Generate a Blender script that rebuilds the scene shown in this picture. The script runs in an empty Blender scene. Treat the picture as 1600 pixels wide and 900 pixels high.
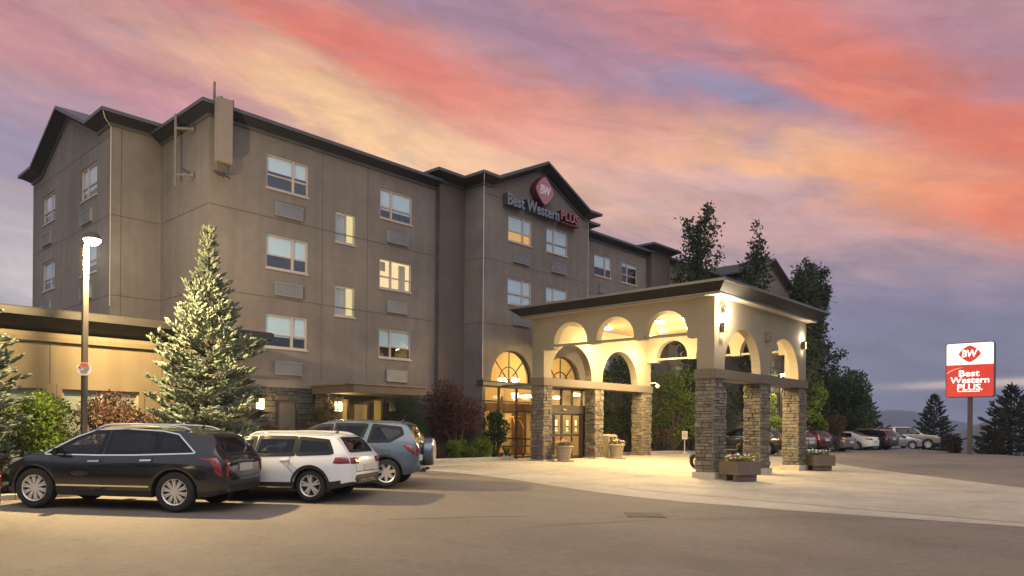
import bpy, bmesh, math, random
import numpy as np
from mathutils import Vector, Matrix
from mathutils.bvhtree import BVHTree
R = math.radians
SC = bpy.context.scene
COL = SC.collection

# ------------------------------------------------------------------ camera
YAW, FOC, ROLL, HY = 42.716, 1133.84, 0.487, 666.489      # degrees right of +X axis, focal in 1600 px, roll, horizon row
cam_d = bpy.data.cameras.new('camera')
cam = bpy.data.objects.new('camera', cam_d)
COL.objects.link(cam)
cam_d.sensor_width = 36.0
cam_d.lens = FOC / 1600 * 36
cam_d.clip_start, cam_d.clip_end = 0.1, 20000
_a = R(YAW)
fwd = Vector((math.cos(_a), math.sin(_a), 0)); rgt = Vector((math.sin(_a), -math.cos(_a), 0)); up = Vector((0, 0, 1))
_r = R(ROLL)
cx_ = rgt * math.cos(_r) + up * math.sin(_r)
cy_ = up * math.cos(_r) - rgt * math.sin(_r)
M = Matrix((cx_, cy_, -fwd)).transposed().to_4x4()
M.translation = Vector((0, 0, 1.6))
cam.matrix_world = M
# picture centre is (800,450); the horizon passes (800,HY)
cam_d.shift_y = (HY - 450) / 1600
cam_d.shift_x = 0.0
SC.camera = cam
SC.view_settings.view_transform = 'Standard'
SC.view_settings.look = 'None'
SC.view_settings.exposure = 0.28
SC.view_settings.gamma = 1.0
SC.view_settings.use_curve_mapping = False
SC.cycles.use_denoising = True
SC.cycles.max_bounces = 6
SC.cycles.diffuse_bounces = 3
SC.cycles.glossy_bounces = 3
SC.cycles.transparent_max_bounces = 12
SC.cycles.transmission_bounces = 4
SC.cycles.volume_bounces = 0
SC.cycles.sample_clamp_indirect = 4.0
SC.cycles.caustics_reflective = False
SC.cycles.caustics_refractive = False

def s2l(c):
    return tuple(((v/255)/12.92 if v/255 <= .04045 else ((v/255+.055)/1.055)**2.4) for v in c)

# ------------------------------------------------------------------ sky
W = bpy.data.worlds.new('World'); SC.world = W; W.use_nodes = True
nt = W.node_tree; nt.nodes.clear()
def N(t, **k):
    n = nt.nodes.new(t)
    for a, b in k.items(): setattr(n, a, b)
    return n
def lk(a, b): nt.links.new(a, b)
def mth(op, a, b=None, c=None):
    n = N('ShaderNodeMath', operation=op)
    for i, v in enumerate((a, b, c)):
        if v is None: continue
        if isinstance(v, (int, float)): n.inputs[i].default_value = v
        else: lk(v, n.inputs[i])
    return n.outputs[0]
def mixc(f, a, b):
    n = N('ShaderNodeMix', data_type='RGBA')
    for i, v in ((0, f), (6, a), (7, b)):
        if isinstance(v, (int, float)): n.inputs[i].default_value = v
        elif isinstance(v, tuple): n.inputs[i].default_value = (*v, 1)
        else: lk(v, n.inputs[i])
    return n.outputs[2]
SKY_STRENGTH = 0.1
SKY_GAIN = 0.92
BACK_SKY = (.60, .595, .655)
tc = N('ShaderNodeTexCoord'); sx = N('ShaderNodeSeparateXYZ'); lk(tc.outputs['Generated'], sx.inputs[0])
dx, dy, dz = sx.outputs
cr = mth('ADD', mth('MULTIPLY', dx, rgt.x), mth('MULTIPLY', dy, rgt.y))
cf = mth('ADD', mth('MULTIPLY', dx, fwd.x), mth('MULTIPLY', dy, fwd.y))
az = mth('ARCTAN2', cr, cf)                       # azimuth from the hotel's diagonal, to the right positive
hyp = mth('SQRT', mth('ADD', mth('MULTIPLY', cr, cr), mth('MULTIPLY', cf, cf)))
el = mth('DIVIDE', dz, mth('MAXIMUM', hyp, 0.02))  # tangent of the elevation
cz = N('ShaderNodeCombineXYZ'); lk(az, cz.inputs[0]); lk(el, cz.inputs[1])
# streaky cloud noise: stretched along bands that sink to the right
def streak(ang, sl, ss, seed, detail=5, rough=.55):
    mp = N('ShaderNodeMapping'); lk(cz.outputs[0], mp.inputs[0])
    mp.inputs['Rotation'].default_value[2] = R(ang)
    mp2 = N('ShaderNodeMapping'); lk(mp.outputs[0], mp2.inputs[0])
    mp2.inputs['Scale'].default_value = (sl, ss, 1); mp2.inputs['Location'].default_value = (seed, seed*1.7, seed*.31)
    n = N('ShaderNodeTexNoise'); lk(mp2.outputs[0], n.inputs['Vector'])
    n.inputs['Scale'].default_value = 1; n.inputs['Detail'].default_value = detail; n.inputs['Roughness'].default_value = rough
    n.inputs['Distortion'].default_value = .6
    return n.outputs['Fac']
nA = streak(17, 2.2, 8, 3.1)
nB = streak(14, 5, 18, 9.7, 8, .66)
nC = streak(20, 1.3, 4.5, 17.3, 4)
nD = streak(10, 8, 24, 27.3, 8, .72)
wz = mth('MULTIPLY', mth('SUBTRACT', nA, .5), .15)
wx = mth('MULTIPLY', mth('SUBTRACT', nC, .5), .32)
azw = mth('ADD', az, wx); elw = mth('ADD', mth('ADD', el, wz), mth('MULTIPLY', mth('SUBTRACT', nB, .5), .09))
elf = mth('ADD', el, mth('MULTIPLY', mth('SUBTRACT', nB, .5), .002))
ramp = N('ShaderNodeValToRGB'); lk(mth('MULTIPLY', elw, 1.0), ramp.inputs[0])
cr_ = ramp.color_ramp
stops = [(0.0, (108, 110, 134)), (.10, (122, 120, 144)), (.20, (150, 139, 152)), (.32, (188, 160, 160)), (.45, (200, 156, 150)), (.62, (178, 146, 150)), (1.0, (144, 132, 150))]
while len(cr_.elements) < len(stops): cr_.elements.new(.5)
for e, (p, c) in zip(cr_.elements, stops): e.position = p; e.color = (*s2l(c), 1)
sky = ramp.outputs[0]
# PRE: blue-grey gaps in the cloud base
nE = streak(15, 3.2, 11, 41.3, 6, .62); nF = streak(19, 4.2, 15, 53.9, 6, .6)
def thr(n, a, b, k):
    m_ = N('ShaderNodeMapRange', interpolation_type='SMOOTHSTEP'); lk(n, m_.inputs[0]); m_.inputs[1].default_value = a; m_.inputs[2].default_value = b; m_.inputs[3].default_value = 0; m_.inputs[4].default_value = k
    return m_.outputs[0]
sky = mixc(thr(nE, .44, .66, .75), sky, s2l((142, 143, 163)))
def blob(px, py, slope, sl, ss, col, wgt, hard=.55, warp=True):
    """a bank of cloud at a compass direction: px,py given on the 1600-wide panorama, stored as azimuth and elevation"""
    global sky
    u0 = math.atan((px-800)/FOC); v0 = ((HY-py)/FOC)*math.cos(u0)
    ca, sa = math.cos(R(slope)), math.sin(R(slope))
    du = mth('SUBTRACT', azw if warp else az, u0); dv = mth('SUBTRACT', elw if warp else elf, v0)
    l = mth('MULTIPLY', mth('SUBTRACT', mth('MULTIPLY', du, ca), mth('MULTIPLY', dv, sa)), FOC/sl)
    s = mth('MULTIPLY', mth('ADD', mth('MULTIPLY', du, sa), mth('MULTIPLY', dv, ca)), FOC/ss)
    d2 = mth('ADD', mth('MULTIPLY', l, l), mth('MULTIPLY', s, s))
    g = mth('EXPONENT', mth('MULTIPLY', d2, -.6))
    w = mth('MULTIPLY', g, mth('ADD', hard, mth('MULTIPLY', nB, (1-hard)*2)))
    n = N('ShaderNodeMath', operation='MULTIPLY', use_clamp=True); lk(w, n.inputs[0]); n.inputs[1].default_value = wgt
    sky = mixc(n.outputs[0], sky, s2l(col))
BL = [(60,215,12,130,110,(160,146,170),.85),(20,440,5,110,60,(226,216,214),.8),(40,60,10,220,60,(200,132,136),.75),
 (230,165,15,180,45,(198,142,150),.7),
 (430,62,16,330,52,(224,118,98),.9),(720,20,12,210,34,(150,122,146),.85),(350,122,14,170,28,(230,160,138),.3),
 (810,190,19,270,50,(224,112,92),1.0),(635,228,16,250,36,(252,206,150),1.),(905,268,12,230,45,(248,198,160),.85),
 (1000,220,15,220,36,(226,160,158),.55),(955,92,24,190,50,(136,138,168),1.05),(1150,30,16,200,45,(228,128,118),.8),
 (1370,165,20,340,78,(231,118,88),1.0),(1560,50,20,170,50,(168,128,148),.8),(1175,300,20,150,34,(186,170,196),.8),
 (1325,300,19,250,34,(255,190,130),1.05),(1540,325,14,150,50,(240,128,90),.95),(1085,150,32,130,34,(146,142,172),.95),
 (1300,420,10,240,44,(184,156,164),.6),(1450,480,6,330,60,(126,124,152),.95),(1200,380,12,200,34,(222,172,164),.5),
 ]
for b in BL: blob(*b)
blob(1575,591,-1,80,4.0,(252,226,198),1.2,.5,False); blob(1462,597,-1,28,2.6,(226,200,186),.9,.5,False)
hi_el = thr(el, .10, .30, 1.)
sky = mixc(mth('MULTIPLY', thr(nE, .52, .72, .30), mth('ADD', .35, mth('MULTIPLY', hi_el, .65))), sky, s2l((142, 140, 170)))
sky = mixc(mth('MULTIPLY', thr(nF, .54, .72, .20), hi_el), sky, s2l((246, 184, 158)))
sky = mixc(mth('MULTIPLY', thr(nF, .36, .22, .5), hi_el), sky, s2l((200, 108, 96)))
# thin brighter and darker wisps
wis = mth('ADD', .40, mth('ADD', mth('MULTIPLY', nB, .46), mth('MULTIPLY', nD, .74)))
vm = N('ShaderNodeVectorMath', operation='SCALE'); lk(sky, vm.inputs[0]); lk(wis, vm.inputs['Scale'])
# sky texture for the clear air under the clouds
SUN_EL, SUN_ROT = 2.0, 250.0
ns = N('ShaderNodeTexSky'); ns.sky_type = 'NISHITA'; ns.sun_disc = False
ns.sun_elevation = R(SUN_EL); ns.sun_rotation = R(SUN_ROT)
vs = N('ShaderNodeVectorMath', operation='SCALE'); lk(vm.outputs[0], vs.inputs[0]); vs.inputs['Scale'].default_value = SKY_GAIN/SKY_STRENGTH
fin = mixc(.94, ns.outputs[0], vs.outputs[0])
# the sky on the camera's side of the lot: high pale cloud, brighter and nearly neutral
bk = N('ShaderNodeMapRange', interpolation_type='SMOOTHSTEP'); lk(cf, bk.inputs[0])
bk.inputs[1].default_value = .30; bk.inputs[2].default_value = -.35; bk.inputs[3].default_value = 0; bk.inputs[4].default_value = 1
pale = N('ShaderNodeVectorMath', operation='SCALE'); pale.inputs[0].default_value = tuple(v/SKY_STRENGTH for v in BACK_SKY); lk(mth('MULTIPLY', mth('ADD', .80, mth('MULTIPLY', nC, .5)), thr(el, .04, .16, 1.)), pale.inputs['Scale'])
fin = mixc(bk.outputs[0], fin, pale.outputs[0])
bg = N('ShaderNodeBackground'); lk(fin, bg.inputs[0]); bg.inputs[1].default_value = SKY_STRENGTH
wo = N('ShaderNodeOutputWorld'); lk(bg.outputs[0], wo.inputs[0])

# last light of the sun behind cloud: weak, wide and warm
sd = bpy.data.lights.new('sun', 'SUN'); so = bpy.data.objects.new('sun', sd); COL.objects.link(so)
sd.energy = .8; sd.angle = R(55); sd.color = (1, .88, .76)
so.rotation_euler = (R(42), 0, R(-30))

# ------------------------------------------------------------------ materials
MATS = {}
def mat(name, col, rough=.8, metal=0., var=.12, vscale=3., bump=0., bscale=40., coat=0., spec=.5, stretch=None, var2=None, blotch=0.):
    """plain procedural material: base colour moved by noise at two scales, optional bump"""
    if name in MATS: return MATS[name]
    m = bpy.data.materials.new(name); m.use_nodes = True
    t = m.node_tree; bs = t.nodes['Principled BSDF']
    bs.inputs['Roughness'].default_value = rough; bs.inputs['Metallic'].default_value = metal
    bs.inputs['Coat Weight'].default_value = coat; bs.inputs['Coat Roughness'].default_value = .02
    bs.inputs['Specular IOR Level'].default_value = spec
    tc = t.nodes.new('ShaderNodeTexCoord')
    vec = tc.outputs['Object']
    if stretch:
        mp = t.nodes.new('ShaderNodeMapping'); mp.inputs['Scale'].default_value = stretch
        t.links.new(vec, mp.inputs[0]); vec = mp.outputs[0]
    n1 = t.nodes.new('ShaderNodeTexNoise'); n1.inputs['Scale'].default_value = vscale; n1.inputs['Detail'].default_value = 6
    t.links.new(vec, n1.inputs['Vector'])
    cr = t.nodes.new('ShaderNodeValToRGB')
    lo = tuple(c*(1-var) for c in col); hi = tuple(min(1, c*(1+var)) for c in (var2 or col))
    cr.color_ramp.elements[0].position = .3; cr.color_ramp.elements[1].position = .7
    cr.color_ramp.elements[0].color = (*lo, 1); cr.color_ramp.elements[1].color = (*hi, 1)
    t.links.new(n1.outputs['Fac'], cr.inputs[0])
    out = cr.outputs[0]
    if blotch:
        n3 = t.nodes.new('ShaderNodeTexNoise'); n3.inputs['Scale'].default_value = vscale*.13; n3.inputs['Detail'].default_value = 3
        t.links.new(vec, n3.inputs['Vector'])
        mr = t.nodes.new('ShaderNodeMapRange'); mr.inputs[1].default_value = .3; mr.inputs[2].default_value = .7
        mr.inputs[3].default_value = 1-blotch; mr.inputs[4].default_value = 1+blotch
        t.links.new(n3.outputs['Fac'], mr.inputs[0])
        vmu = t.nodes.new('ShaderNodeVectorMath'); vmu.operation = 'SCALE'
        t.links.new(out, vmu.inputs[0]); t.links.new(mr.outputs[0], vmu.inputs['Scale']); out = vmu.outputs[0]
    t.links.new(out, bs.inputs['Base Color'])
    if bump:
        n2 = t.nodes.new('ShaderNodeTexNoise'); n2.inputs['Scale'].default_value = bscale; n2.inputs['Detail'].default_value = 4
        t.links.new(tc.outputs['Object'], n2.inputs['Vector'])
        b = t.nodes.new('ShaderNodeBump'); b.inputs['Strength'].default_value = bump; b.inputs['Distance'].default_value = .02
        t.links.new(n2.outputs['Fac'], b.inputs['Height']); t.links.new(b.outputs[0], bs.inputs['Normal'])
    MATS[name] = m
    return m
def emit(name, col, st):
    if name in MATS: return MATS[name]
    m = bpy.data.materials.new(name); m.use_nodes = True; t = m.node_tree
    bs = t.nodes['Principled BSDF']; bs.inputs['Base Color'].default_value = (*[c*.12 for c in col], 1)
    n1 = t.nodes.new('ShaderNodeTexNoise'); n1.inputs['Scale'].default_value = 2.5
    tc = t.nodes.new('ShaderNodeTexCoord'); t.links.new(tc.outputs['Object'], n1.inputs['Vector'])
    mr = t.nodes.new('ShaderNodeMapRange'); mr.inputs[3].default_value = st*.85; mr.inputs[4].default_value = st*1.15
    t.links.new(n1.outputs['Fac'], mr.inputs[0]); t.links.new(mr.outputs[0], bs.inputs['Emission Strength'])
    bs.inputs['Emission Color'].default_value = (*col, 1)
    MATS[name] = m; return m
def glass(name, tint, clear=.6, rough=.02, spec=1.0, base=.045):
    """pane: part see-through (tinted), part mirror by viewing angle"""
    if name in MATS: return MATS[name]
    m = bpy.data.materials.new(name); m.use_nodes = True; t = m.node_tree; t.nodes.clear()
    o = t.nodes.new('ShaderNodeOutputMaterial')
    tr = t.nodes.new('ShaderNodeBsdfTransparent'); tr.inputs[0].default_value = (*[c*clear for c in tint], 1)
    gl = t.nodes.new('ShaderNodeBsdfGlossy'); gl.inputs[0].default_value = (.9, .93, 1, 1); gl.inputs['Roughness'].default_value = rough
    fr = t.nodes.new('ShaderNodeLayerWeight'); fr.inputs[0].default_value = .5      # 'Facing' works the same from both sides of a pane
    pw = t.nodes.new('ShaderNodeMath'); pw.operation = 'POWER'; pw.inputs[1].default_value = 4.; t.links.new(fr.outputs['Facing'], pw.inputs[0])
    mu = t.nodes.new('ShaderNodeMath'); mu.operation = 'MULTIPLY_ADD'; mu.inputs[1].default_value = .9*spec; mu.inputs[2].default_value = base; mu.use_clamp = True
    # fine waviness so reflections break a little
    tc = t.nodes.new('ShaderNodeTexCoord'); nz = t.nodes.new('ShaderNodeTexNoise'); nz.inputs['Scale'].default_value = 1.2
    t.links.new(tc.outputs['Object'], nz.inputs['Vector'])
    b = t.nodes.new('ShaderNodeBump'); b.inputs['Strength'].default_value = .08; b.inputs['Distance'].default_value = .05
    t.links.new(nz.outputs['Fac'], b.inputs['Height']); t.links.new(b.outputs[0], gl.inputs['Normal'])
    mx = t.nodes.new('ShaderNodeMixShader')
    t.links.new(pw.outputs[0], mu.inputs[0]); t.links.new(mu.outputs[0], mx.inputs[0])
    t.links.new(tr.outputs[0], mx.inputs[1]); t.links.new(gl.outputs[0], mx.inputs[2]); t.links.new(mx.outputs[0], o.inputs[0])
    MATS[name] = m; return m

# ------------------------------------------------------------------ helpers
def chain_loc(o):
    v = Vector((0, 0, 0))
    while o is not None: v += o.location; o = o.parent
    return v
class MB:
    def __init__(s): s.v = []; s.f = []; s.m = []
    def add(s, vs, fs, mi=0):
        k = len(s.v); s.v += [tuple(p) for p in vs]
        for f in fs: s.f.append(tuple(k+i for i in f)); s.m.append(mi)
        return s
    def box(s, x0, x1, y0, y1, z0, z1, mi=0):
        return s.add([(x0,y0,z0),(x1,y0,z0),(x1,y1,z0),(x0,y1,z0),(x0,y0,z1),(x1,y0,z1),(x1,y1,z1),(x0,y1,z1)],
                     [(0,3,2,1),(4,5,6,7),(0,1,5,4),(1,2,6,5),(2,3,7,6),(3,0,4,7)], mi)
    def boxf(s, f, u0, u1, v0, v1, w0, w1, mi=0):
        return s.add([f(*p) for p in ((u0,v0,w0),(u1,v0,w0),(u1,v1,w0),(u0,v1,w0),(u0,v0,w1),(u1,v0,w1),(u1,v1,w1),(u0,v1,w1))],
                     [(0,1,2,3),(4,7,6,5),(0,4,5,1),(1,5,6,2),(2,6,7,3),(3,7,4,0)], mi)
    def tube(s, pts, r, n=8, mi=0, caps=True):
        pts = [Vector(p) for p in pts]; rs = r if isinstance(r, (list, tuple)) else [r]*len(pts)
        rings = []; prev = None
        for i, p in enumerate(pts):
            t = (pts[min(i+1, len(pts)-1)] - pts[max(i-1, 0)])
            t = t.normalized() if t.length > 1e-9 else Vector((0,0,1))
            a = prev - t*prev.dot(t) if prev is not None else (Vector((0,0,1)) if abs(t.z) < .9 else Vector((1,0,0)))
            a = (a - t*a.dot(t)).normalized(); b = t.cross(a); prev = a
            rings.append([p + (a*math.cos(2*math.pi*j/n) + b*math.sin(2*math.pi*j/n))*rs[i] for j in range(n)])
        vs = [q for g in rings for q in g]; fs = []
        for i in range(len(pts)-1):
            for j in range(n): fs.append((i*n+j, i*n+(j+1) % n, (i+1)*n+(j+1) % n, (i+1)*n+j))
        if caps: fs += [tuple(range(n-1, -1, -1)), tuple((len(pts)-1)*n+j for j in range(n))]
        return s.add(vs, fs, mi)
    def lathe(s, prof, c=(0,0,0), n=24, mi=0, axis='z', caps=True):
        vs = []; fs = []
        for (r, h) in prof:
            for j in range(n):
                a = 2*math.pi*j/n; x, y = r*math.cos(a), r*math.sin(a)
                q = (x, y, h) if axis == 'z' else ((x, h, y) if axis == 'y' else (h, x, y))
                vs.append((c[0]+q[0], c[1]+q[1], c[2]+q[2]))
        for i in range(len(prof)-1):
            for j in range(n): fs.append((i*n+j, i*n+(j+1) % n, (i+1)*n+(j+1) % n, (i+1)*n+j))
        if caps: fs += [tuple(range(n-1, -1, -1)), tuple((len(prof)-1)*n+j for j in range(n))]
        return s.add(vs, fs, mi)
    def prism(s, poly, f, w0, w1, mi=0):
        """2-D outline (u,v) pushed from w0 to w1 through the map f"""
        n = len(poly)
        return s.add([f(u, v, w0) for u, v in poly] + [f(u, v, w1) for u, v in poly],
                     [tuple(range(n)), tuple(range(2*n-1, n-1, -1))] + [(i, i+n, (i+1) % n + n, (i+1) % n) for i in range(n)], mi)
    def build(s, name, mats, parent=None, smooth=False, local=False, fix=True, bevel=0):
        me = bpy.data.meshes.new(name)
        off = Vector((0,0,0)) if (local or parent is None) else chain_loc(parent)
        vs = [(p[0]-off.x, p[1]-off.y, p[2]-off.z) for p in s.v]
        me.from_pydata(vs, [], s.f)
        ms = mats if isinstance(mats, (list, tuple)) else [mats]
        for m in ms: me.materials.append(m)
        me.polygons.foreach_set('material_index', s.m)
        if fix:
            bm = bmesh.new(); bm.from_mesh(me); bmesh.ops.recalc_face_normals(bm, faces=bm.faces)
            if bevel: bmesh.ops.bevel(bm, geom=[e for e in bm.edges if len(e.link_faces) == 2 and e.calc_face_angle(0) > .6], offset=bevel, segments=2, affect='EDGES', clamp_overlap=True)
            bm.to_mesh(me); bm.free()
        if smooth:
            me.polygons.foreach_set('use_smooth', [True]*len(me.polygons))
            me.set_sharp_from_angle(angle=R(40 if smooth is True else smooth))
        me.update()
        o = bpy.data.objects.new(name, me); COL.objects.link(o)
        if parent is not None: o.parent = parent
        return o
def tag(o, label=None, cat=None, group=None, kind=None):
    for k, v in (('label', label), ('category', cat), ('group', group), ('kind', kind)):
        if v: o[k] = v
    return o
def thing(name, label, cat, loc=(0,0,0), rz=0, group=None):
    o = bpy.data.objects.new(name, None); COL.objects.link(o); o.location = loc; o.rotation_euler = (0, 0, rz)
    o.empty_display_size = .2
    return tag(o, label, cat, group)
def copy_tree(o, parent=None):
    c = o.copy(); COL.objects.link(c)
    if parent is not None: c.parent = parent
    for ch in list(o.children): copy_tree(ch, c)
    return c
def lamp(name, loc, power, col=(1,.72,.38), size=.05, typ='POINT', parent=None, rot=None, spot=None, blend=.5):
    d = bpy.data.lights.new(name, typ); d.energy = power; d.color = col
    if typ in ('POINT', 'SPOT'): d.shadow_soft_size = size
    if typ == 'SPOT': d.spot_size = R(spot); d.spot_blend = blend
    if typ == 'AREA': d.size = size
    o = bpy.data.objects.new(name, d); COL.objects.link(o)
    if parent is not None: o.parent = parent; o.location = Vector(loc) - chain_loc(parent)
    else: o.location = loc
    if rot: o.rotation_euler = rot
    return o
def sstep(t): t = max(0., min(1., t)); return t*t*(3-2*t)
def ground(x, y):
    """height of the lot: it climbs gently towards the hotel and flattens out far to the right"""
    hi = -.12 + .36*sstep((y-9.5)/10.5); lo = -.15 + .12*sstep((y-12)/9); t = sstep((x-7.5)/4.5)
    b = lo*(1-t) + hi*t
    return b*(1-sstep((x-33)/12))
WARM = (1, .72, .38)
# ------------------------------------------------------------------ setting: ground
asphalt = mat('asphalt', (.21,.176,.141), .86, var=.22, vscale=55, bump=.5, bscale=180, blotch=.08)
concrete = mat('concrete', (.40,.35,.285), .85, var=.10, vscale=4, bump=.12, bscale=120, blotch=.12)
soil = mat('bark_mulch', (.045,.03,.022), .95, var=.4, vscale=18, bump=.6, bscale=60)
kerb_m = mat('kerb_concrete', (.42,.38,.31), .85, var=.12, vscale=6, bump=.1)
def wear(m, spec):
    """add cracks and tar streaks to a ground material"""
    t = m.node_tree; bs = t.nodes['Principled BSDF']; src = bs.inputs['Base Color'].links[0].from_socket
    tc = t.nodes.new('ShaderNodeTexCoord')
    col = src
    for (sc, rot, stretch, lo, hi, dark) in spec:
        mp = t.nodes.new('ShaderNodeMapping'); mp.inputs['Rotation'].default_value[2] = R(rot); mp.inputs['Scale'].default_value = (1, stretch, 1)
        t.links.new(tc.outputs['Object'], mp.inputs[0])
        nz = t.nodes.new('ShaderNodeTexNoise'); nz.inputs['Scale'].default_value = sc; nz.inputs['Detail'].default_value = 7; nz.inputs['Roughness'].default_value = .62
        t.links.new(mp.outputs[0], nz.inputs['Vector'])
        mr = t.nodes.new('ShaderNodeMapRange'); mr.inputs[1].default_value = lo; mr.inputs[2].default_value = hi; mr.inputs[3].default_value = dark; mr.inputs[4].default_value = 1
        t.links.new(nz.outputs['Fac'], mr.inputs[0])
        sc_ = t.nodes.new('ShaderNodeVectorMath'); sc_.operation = 'SCALE'
        t.links.new(col, sc_.inputs[0]); t.links.new(mr.outputs[0], sc_.inputs['Scale']); col = sc_.outputs[0]
    t.links.new(col, bs.inputs['Base Color'])
wear(asphalt, [(.45, 35, .5, .34, .54, .83), (2.6, -20, .5, .30, .40, .85), (.22, 80, 1, .38, .55, .86), (1.3, 10, 1, .26, .33, .74), (.9, -60, .8, .27, .36, .85)])
wear(concrete, [(.5, 20, .5, .33, .5, .86), (2.2, -40, .3, .3, .4, .9)])
def sheet(name, xs, ys, zf, m, keep=None):
    me = bpy.data.meshes.new(name); nx, ny = len(xs), len(ys)
    vs = [(x, y, zf(x, y)) for y in ys for x in xs]
    fs = [(j*nx+i, j*nx+i+1, (j+1)*nx+i+1, (j+1)*nx+i) for j in range(ny-1) for i in range(nx-1)
          if keep is None or keep((xs[i]+xs[i+1])/2, (ys[j]+ys[j+1])/2)]
    me.from_pydata(vs, [], fs); me.materials.append(m)
    me.polygons.foreach_set('use_smooth', [True]*len(me.polygons))
    o = bpy.data.objects.new(name, me); COL.objects.link(o); return o
EDGE_X = 61.0
def terrain(x, y):
    z = ground(x, y)
    e = x - 56.5 - (1.27 if y > 7.8 else .3)*(y-7.8)
    if e > 0: z -= min(70., .10*e + .0022*e*e)
    return z
xs = list(np.arange(-12, 70, .5)) + [72, 75, 80, 88, 100, 120, 150, 200, 300, 450, 700, 1100, 2000, 3400]
xs = [-3400, -1000, -300, -120, -70, -40, -25] + xs
ys = [-3400, -2000, -1000, -400, -180, -90, -50, -30] + list(np.arange(-20, 40, .5)) + [44, 50, 60, 80, 120, 200, 400, 900, 2000, 3400]
tag(sheet('parking_lot', xs, ys, terrain, asphalt), kind='structure')
def poly_sheet(name, poly, m, dz, step=.5, kind='structure'):
    """a surfacing patch that follows the ground: outline filled and cut into small faces"""
    bm = bmesh.new(); vs = [bm.verts.new((x, y, 0)) for x, y in poly]; bm.faces.new(vs)
    x0, x1 = min(p[0] for p in poly), max(p[0] for p in poly); y0, y1 = min(p[1] for p in poly), max(p[1] for p in poly)
    for ax, a, b in ((0, x0, x1), (1, y0, y1)):
        k = math.ceil(a/step)*step
        while k < b:
            co = Vector((k,0,0)) if ax == 0 else Vector((0,k,0)); no = Vector((1,0,0)) if ax == 0 else Vector((0,1,0))
            bmesh.ops.bisect_plane(bm, geom=bm.verts[:]+bm.edges[:]+bm.faces[:], plane_co=co, plane_no=no)
            k += step
    for v in bm.verts: v.co.z = ground(v.co.x, v.co.y) + dz
    bmesh.ops.recalc_face_normals(bm, faces=bm.faces)
    if sum(f.normal.z for f in bm.faces) < 0: bmesh.ops.reverse_faces(bm, faces=bm.faces)
    me = bpy.data.meshes.new(name); bm.to_mesh(me); bm.free(); me.materials.append(m)
    o = bpy.data.objects.new(name, me); COL.objects.link(o); return tag(o, kind=kind)
def arc(cx, cy, r, a0, a1, n=8): return [(cx+r*math.cos(R(a0+(a1-a0)*i/n)), cy+r*math.sin(R(a0+(a1-a0)*i/n))) for i in range(n+1)]
# concrete forecourt in front of and under the canopy
fore = [(15.9,-14),(15.75,2),(15.2,6),(15.1,8.5),(15.5,12),(15.7,14.5),(15.4,16.5),(14.6,18.4),(16.0,19.9),(21.0,20.9),(31,21.1),(37.5,19.4),(38.6,15),(36.6,12.5),(31.6,8.0),(26.3,3.3),(23.5,-2),(22.5,-14)]
poly_sheet('concrete_forecourt', fore, concrete, .005)
slab_m = mat('slab_concrete', (.385,.34,.275), .85, var=.1, vscale=5, bump=.1, bscale=110, blotch=.15)
wear(slab_m, [(.8, 50, .5, .33, .5, .88)])
# raised pillar island under the outer pillars
isl = [(16.6,-14),(16.4,3),(16.9,9.6)] + arc(18.0,10.9,1.15,180,95,6) + [(22.5,12.5),(31.5,12.6),(33.5,11.6),(31.0,7.7),(25.8,3.2),(23.0,-2),(22.0,-14)]
poly_sheet('pillar_island', isl, slab_m, .011)
# joints in the concrete
jm = mat('joint_tar', (.10,.085,.07), .9, var=.2)
def ground_strip(mb, p, q, w, dz):
    p, q = Vector((*p, 0)), Vector((*q, 0)); d = (q-p); L = d.length; d.normalize(); n = Vector((-d.y, d.x, 0))
    k = max(1, int(L/.5)); vs = []; fs = []
    for i in range(k+1):
        c = p + d*L*i/k
        for s in (-w/2, w/2):
            a = c + n*s; vs.append((a.x, a.y, ground(a.x, a.y)+dz))
    for i in range(k): fs.append((2*i, 2*i+1, 2*i+3, 2*i+2))
    mb.add(vs, fs)
mb = MB()
for y in (13.2, 15.6, 18.0): ground_strip(mb, (15.75, y), (37.2, y), .018, .009)
for x in (18.2, 20.8, 23.4, 26.0, 28.6, 31.2, 33.8): ground_strip(mb, (x, 12.8), (x, 20.6), .018, .0095)
tag(mb.build('concrete_joint', jm), kind='structure')
# drain cover, patches and old tar lines in the asphalt
mb = MB()
for a, b in (((9.6,8.3),(13.8,6.0)), ((13.8,6.0),(17.3,1.4)), ((10.5,9.2),(8.3,10.8))):
    pts = [Vector(a).lerp(Vector(b), t) for t in np.linspace(0, 1, 14)]
    rnd = random.Random(int(a[0]*10)); off = 0
    pp = []
    for p in pts: off += rnd.uniform(-.06, .06); pp.append((p.x+off*.5, p.y+off))
    for i in range(len(pp)-1): ground_strip(mb, pp[i], pp[i+1], rnd.uniform(.02, .045), .004)
tag(mb.build('tar_crack', mat('crack_filler', (.13,.115,.098), .8, var=.2)), kind='structure')
patch_m = mat('asphalt_patch', (.18,.158,.132), .88, var=.15, vscale=9, bump=.3, bscale=150)
poly_sheet('asphalt_patch', [(11.6,7.9),(12.5,7.2),(13.1,7.6),(12.2,8.4)], patch_m, .004)
dc = MB(); dc.box(-.36,.36,-.36,.36,-.02,.008); 
for i in range(7): dc.box(-.3,.3,-.3+i*.095,-.25+i*.095,.006,.012)
o = dc.build('drain_cover', mat('cast_iron', (.12,.10,.083), .9, 0., var=.2)); o.location = (12.25, 7.75, ground(12.25,7.75)+.004); o.rotation_euler.z = .7
tag(o, 'small square cast iron drain cover set in the asphalt in front of the forecourt', 'drain cover')
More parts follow.
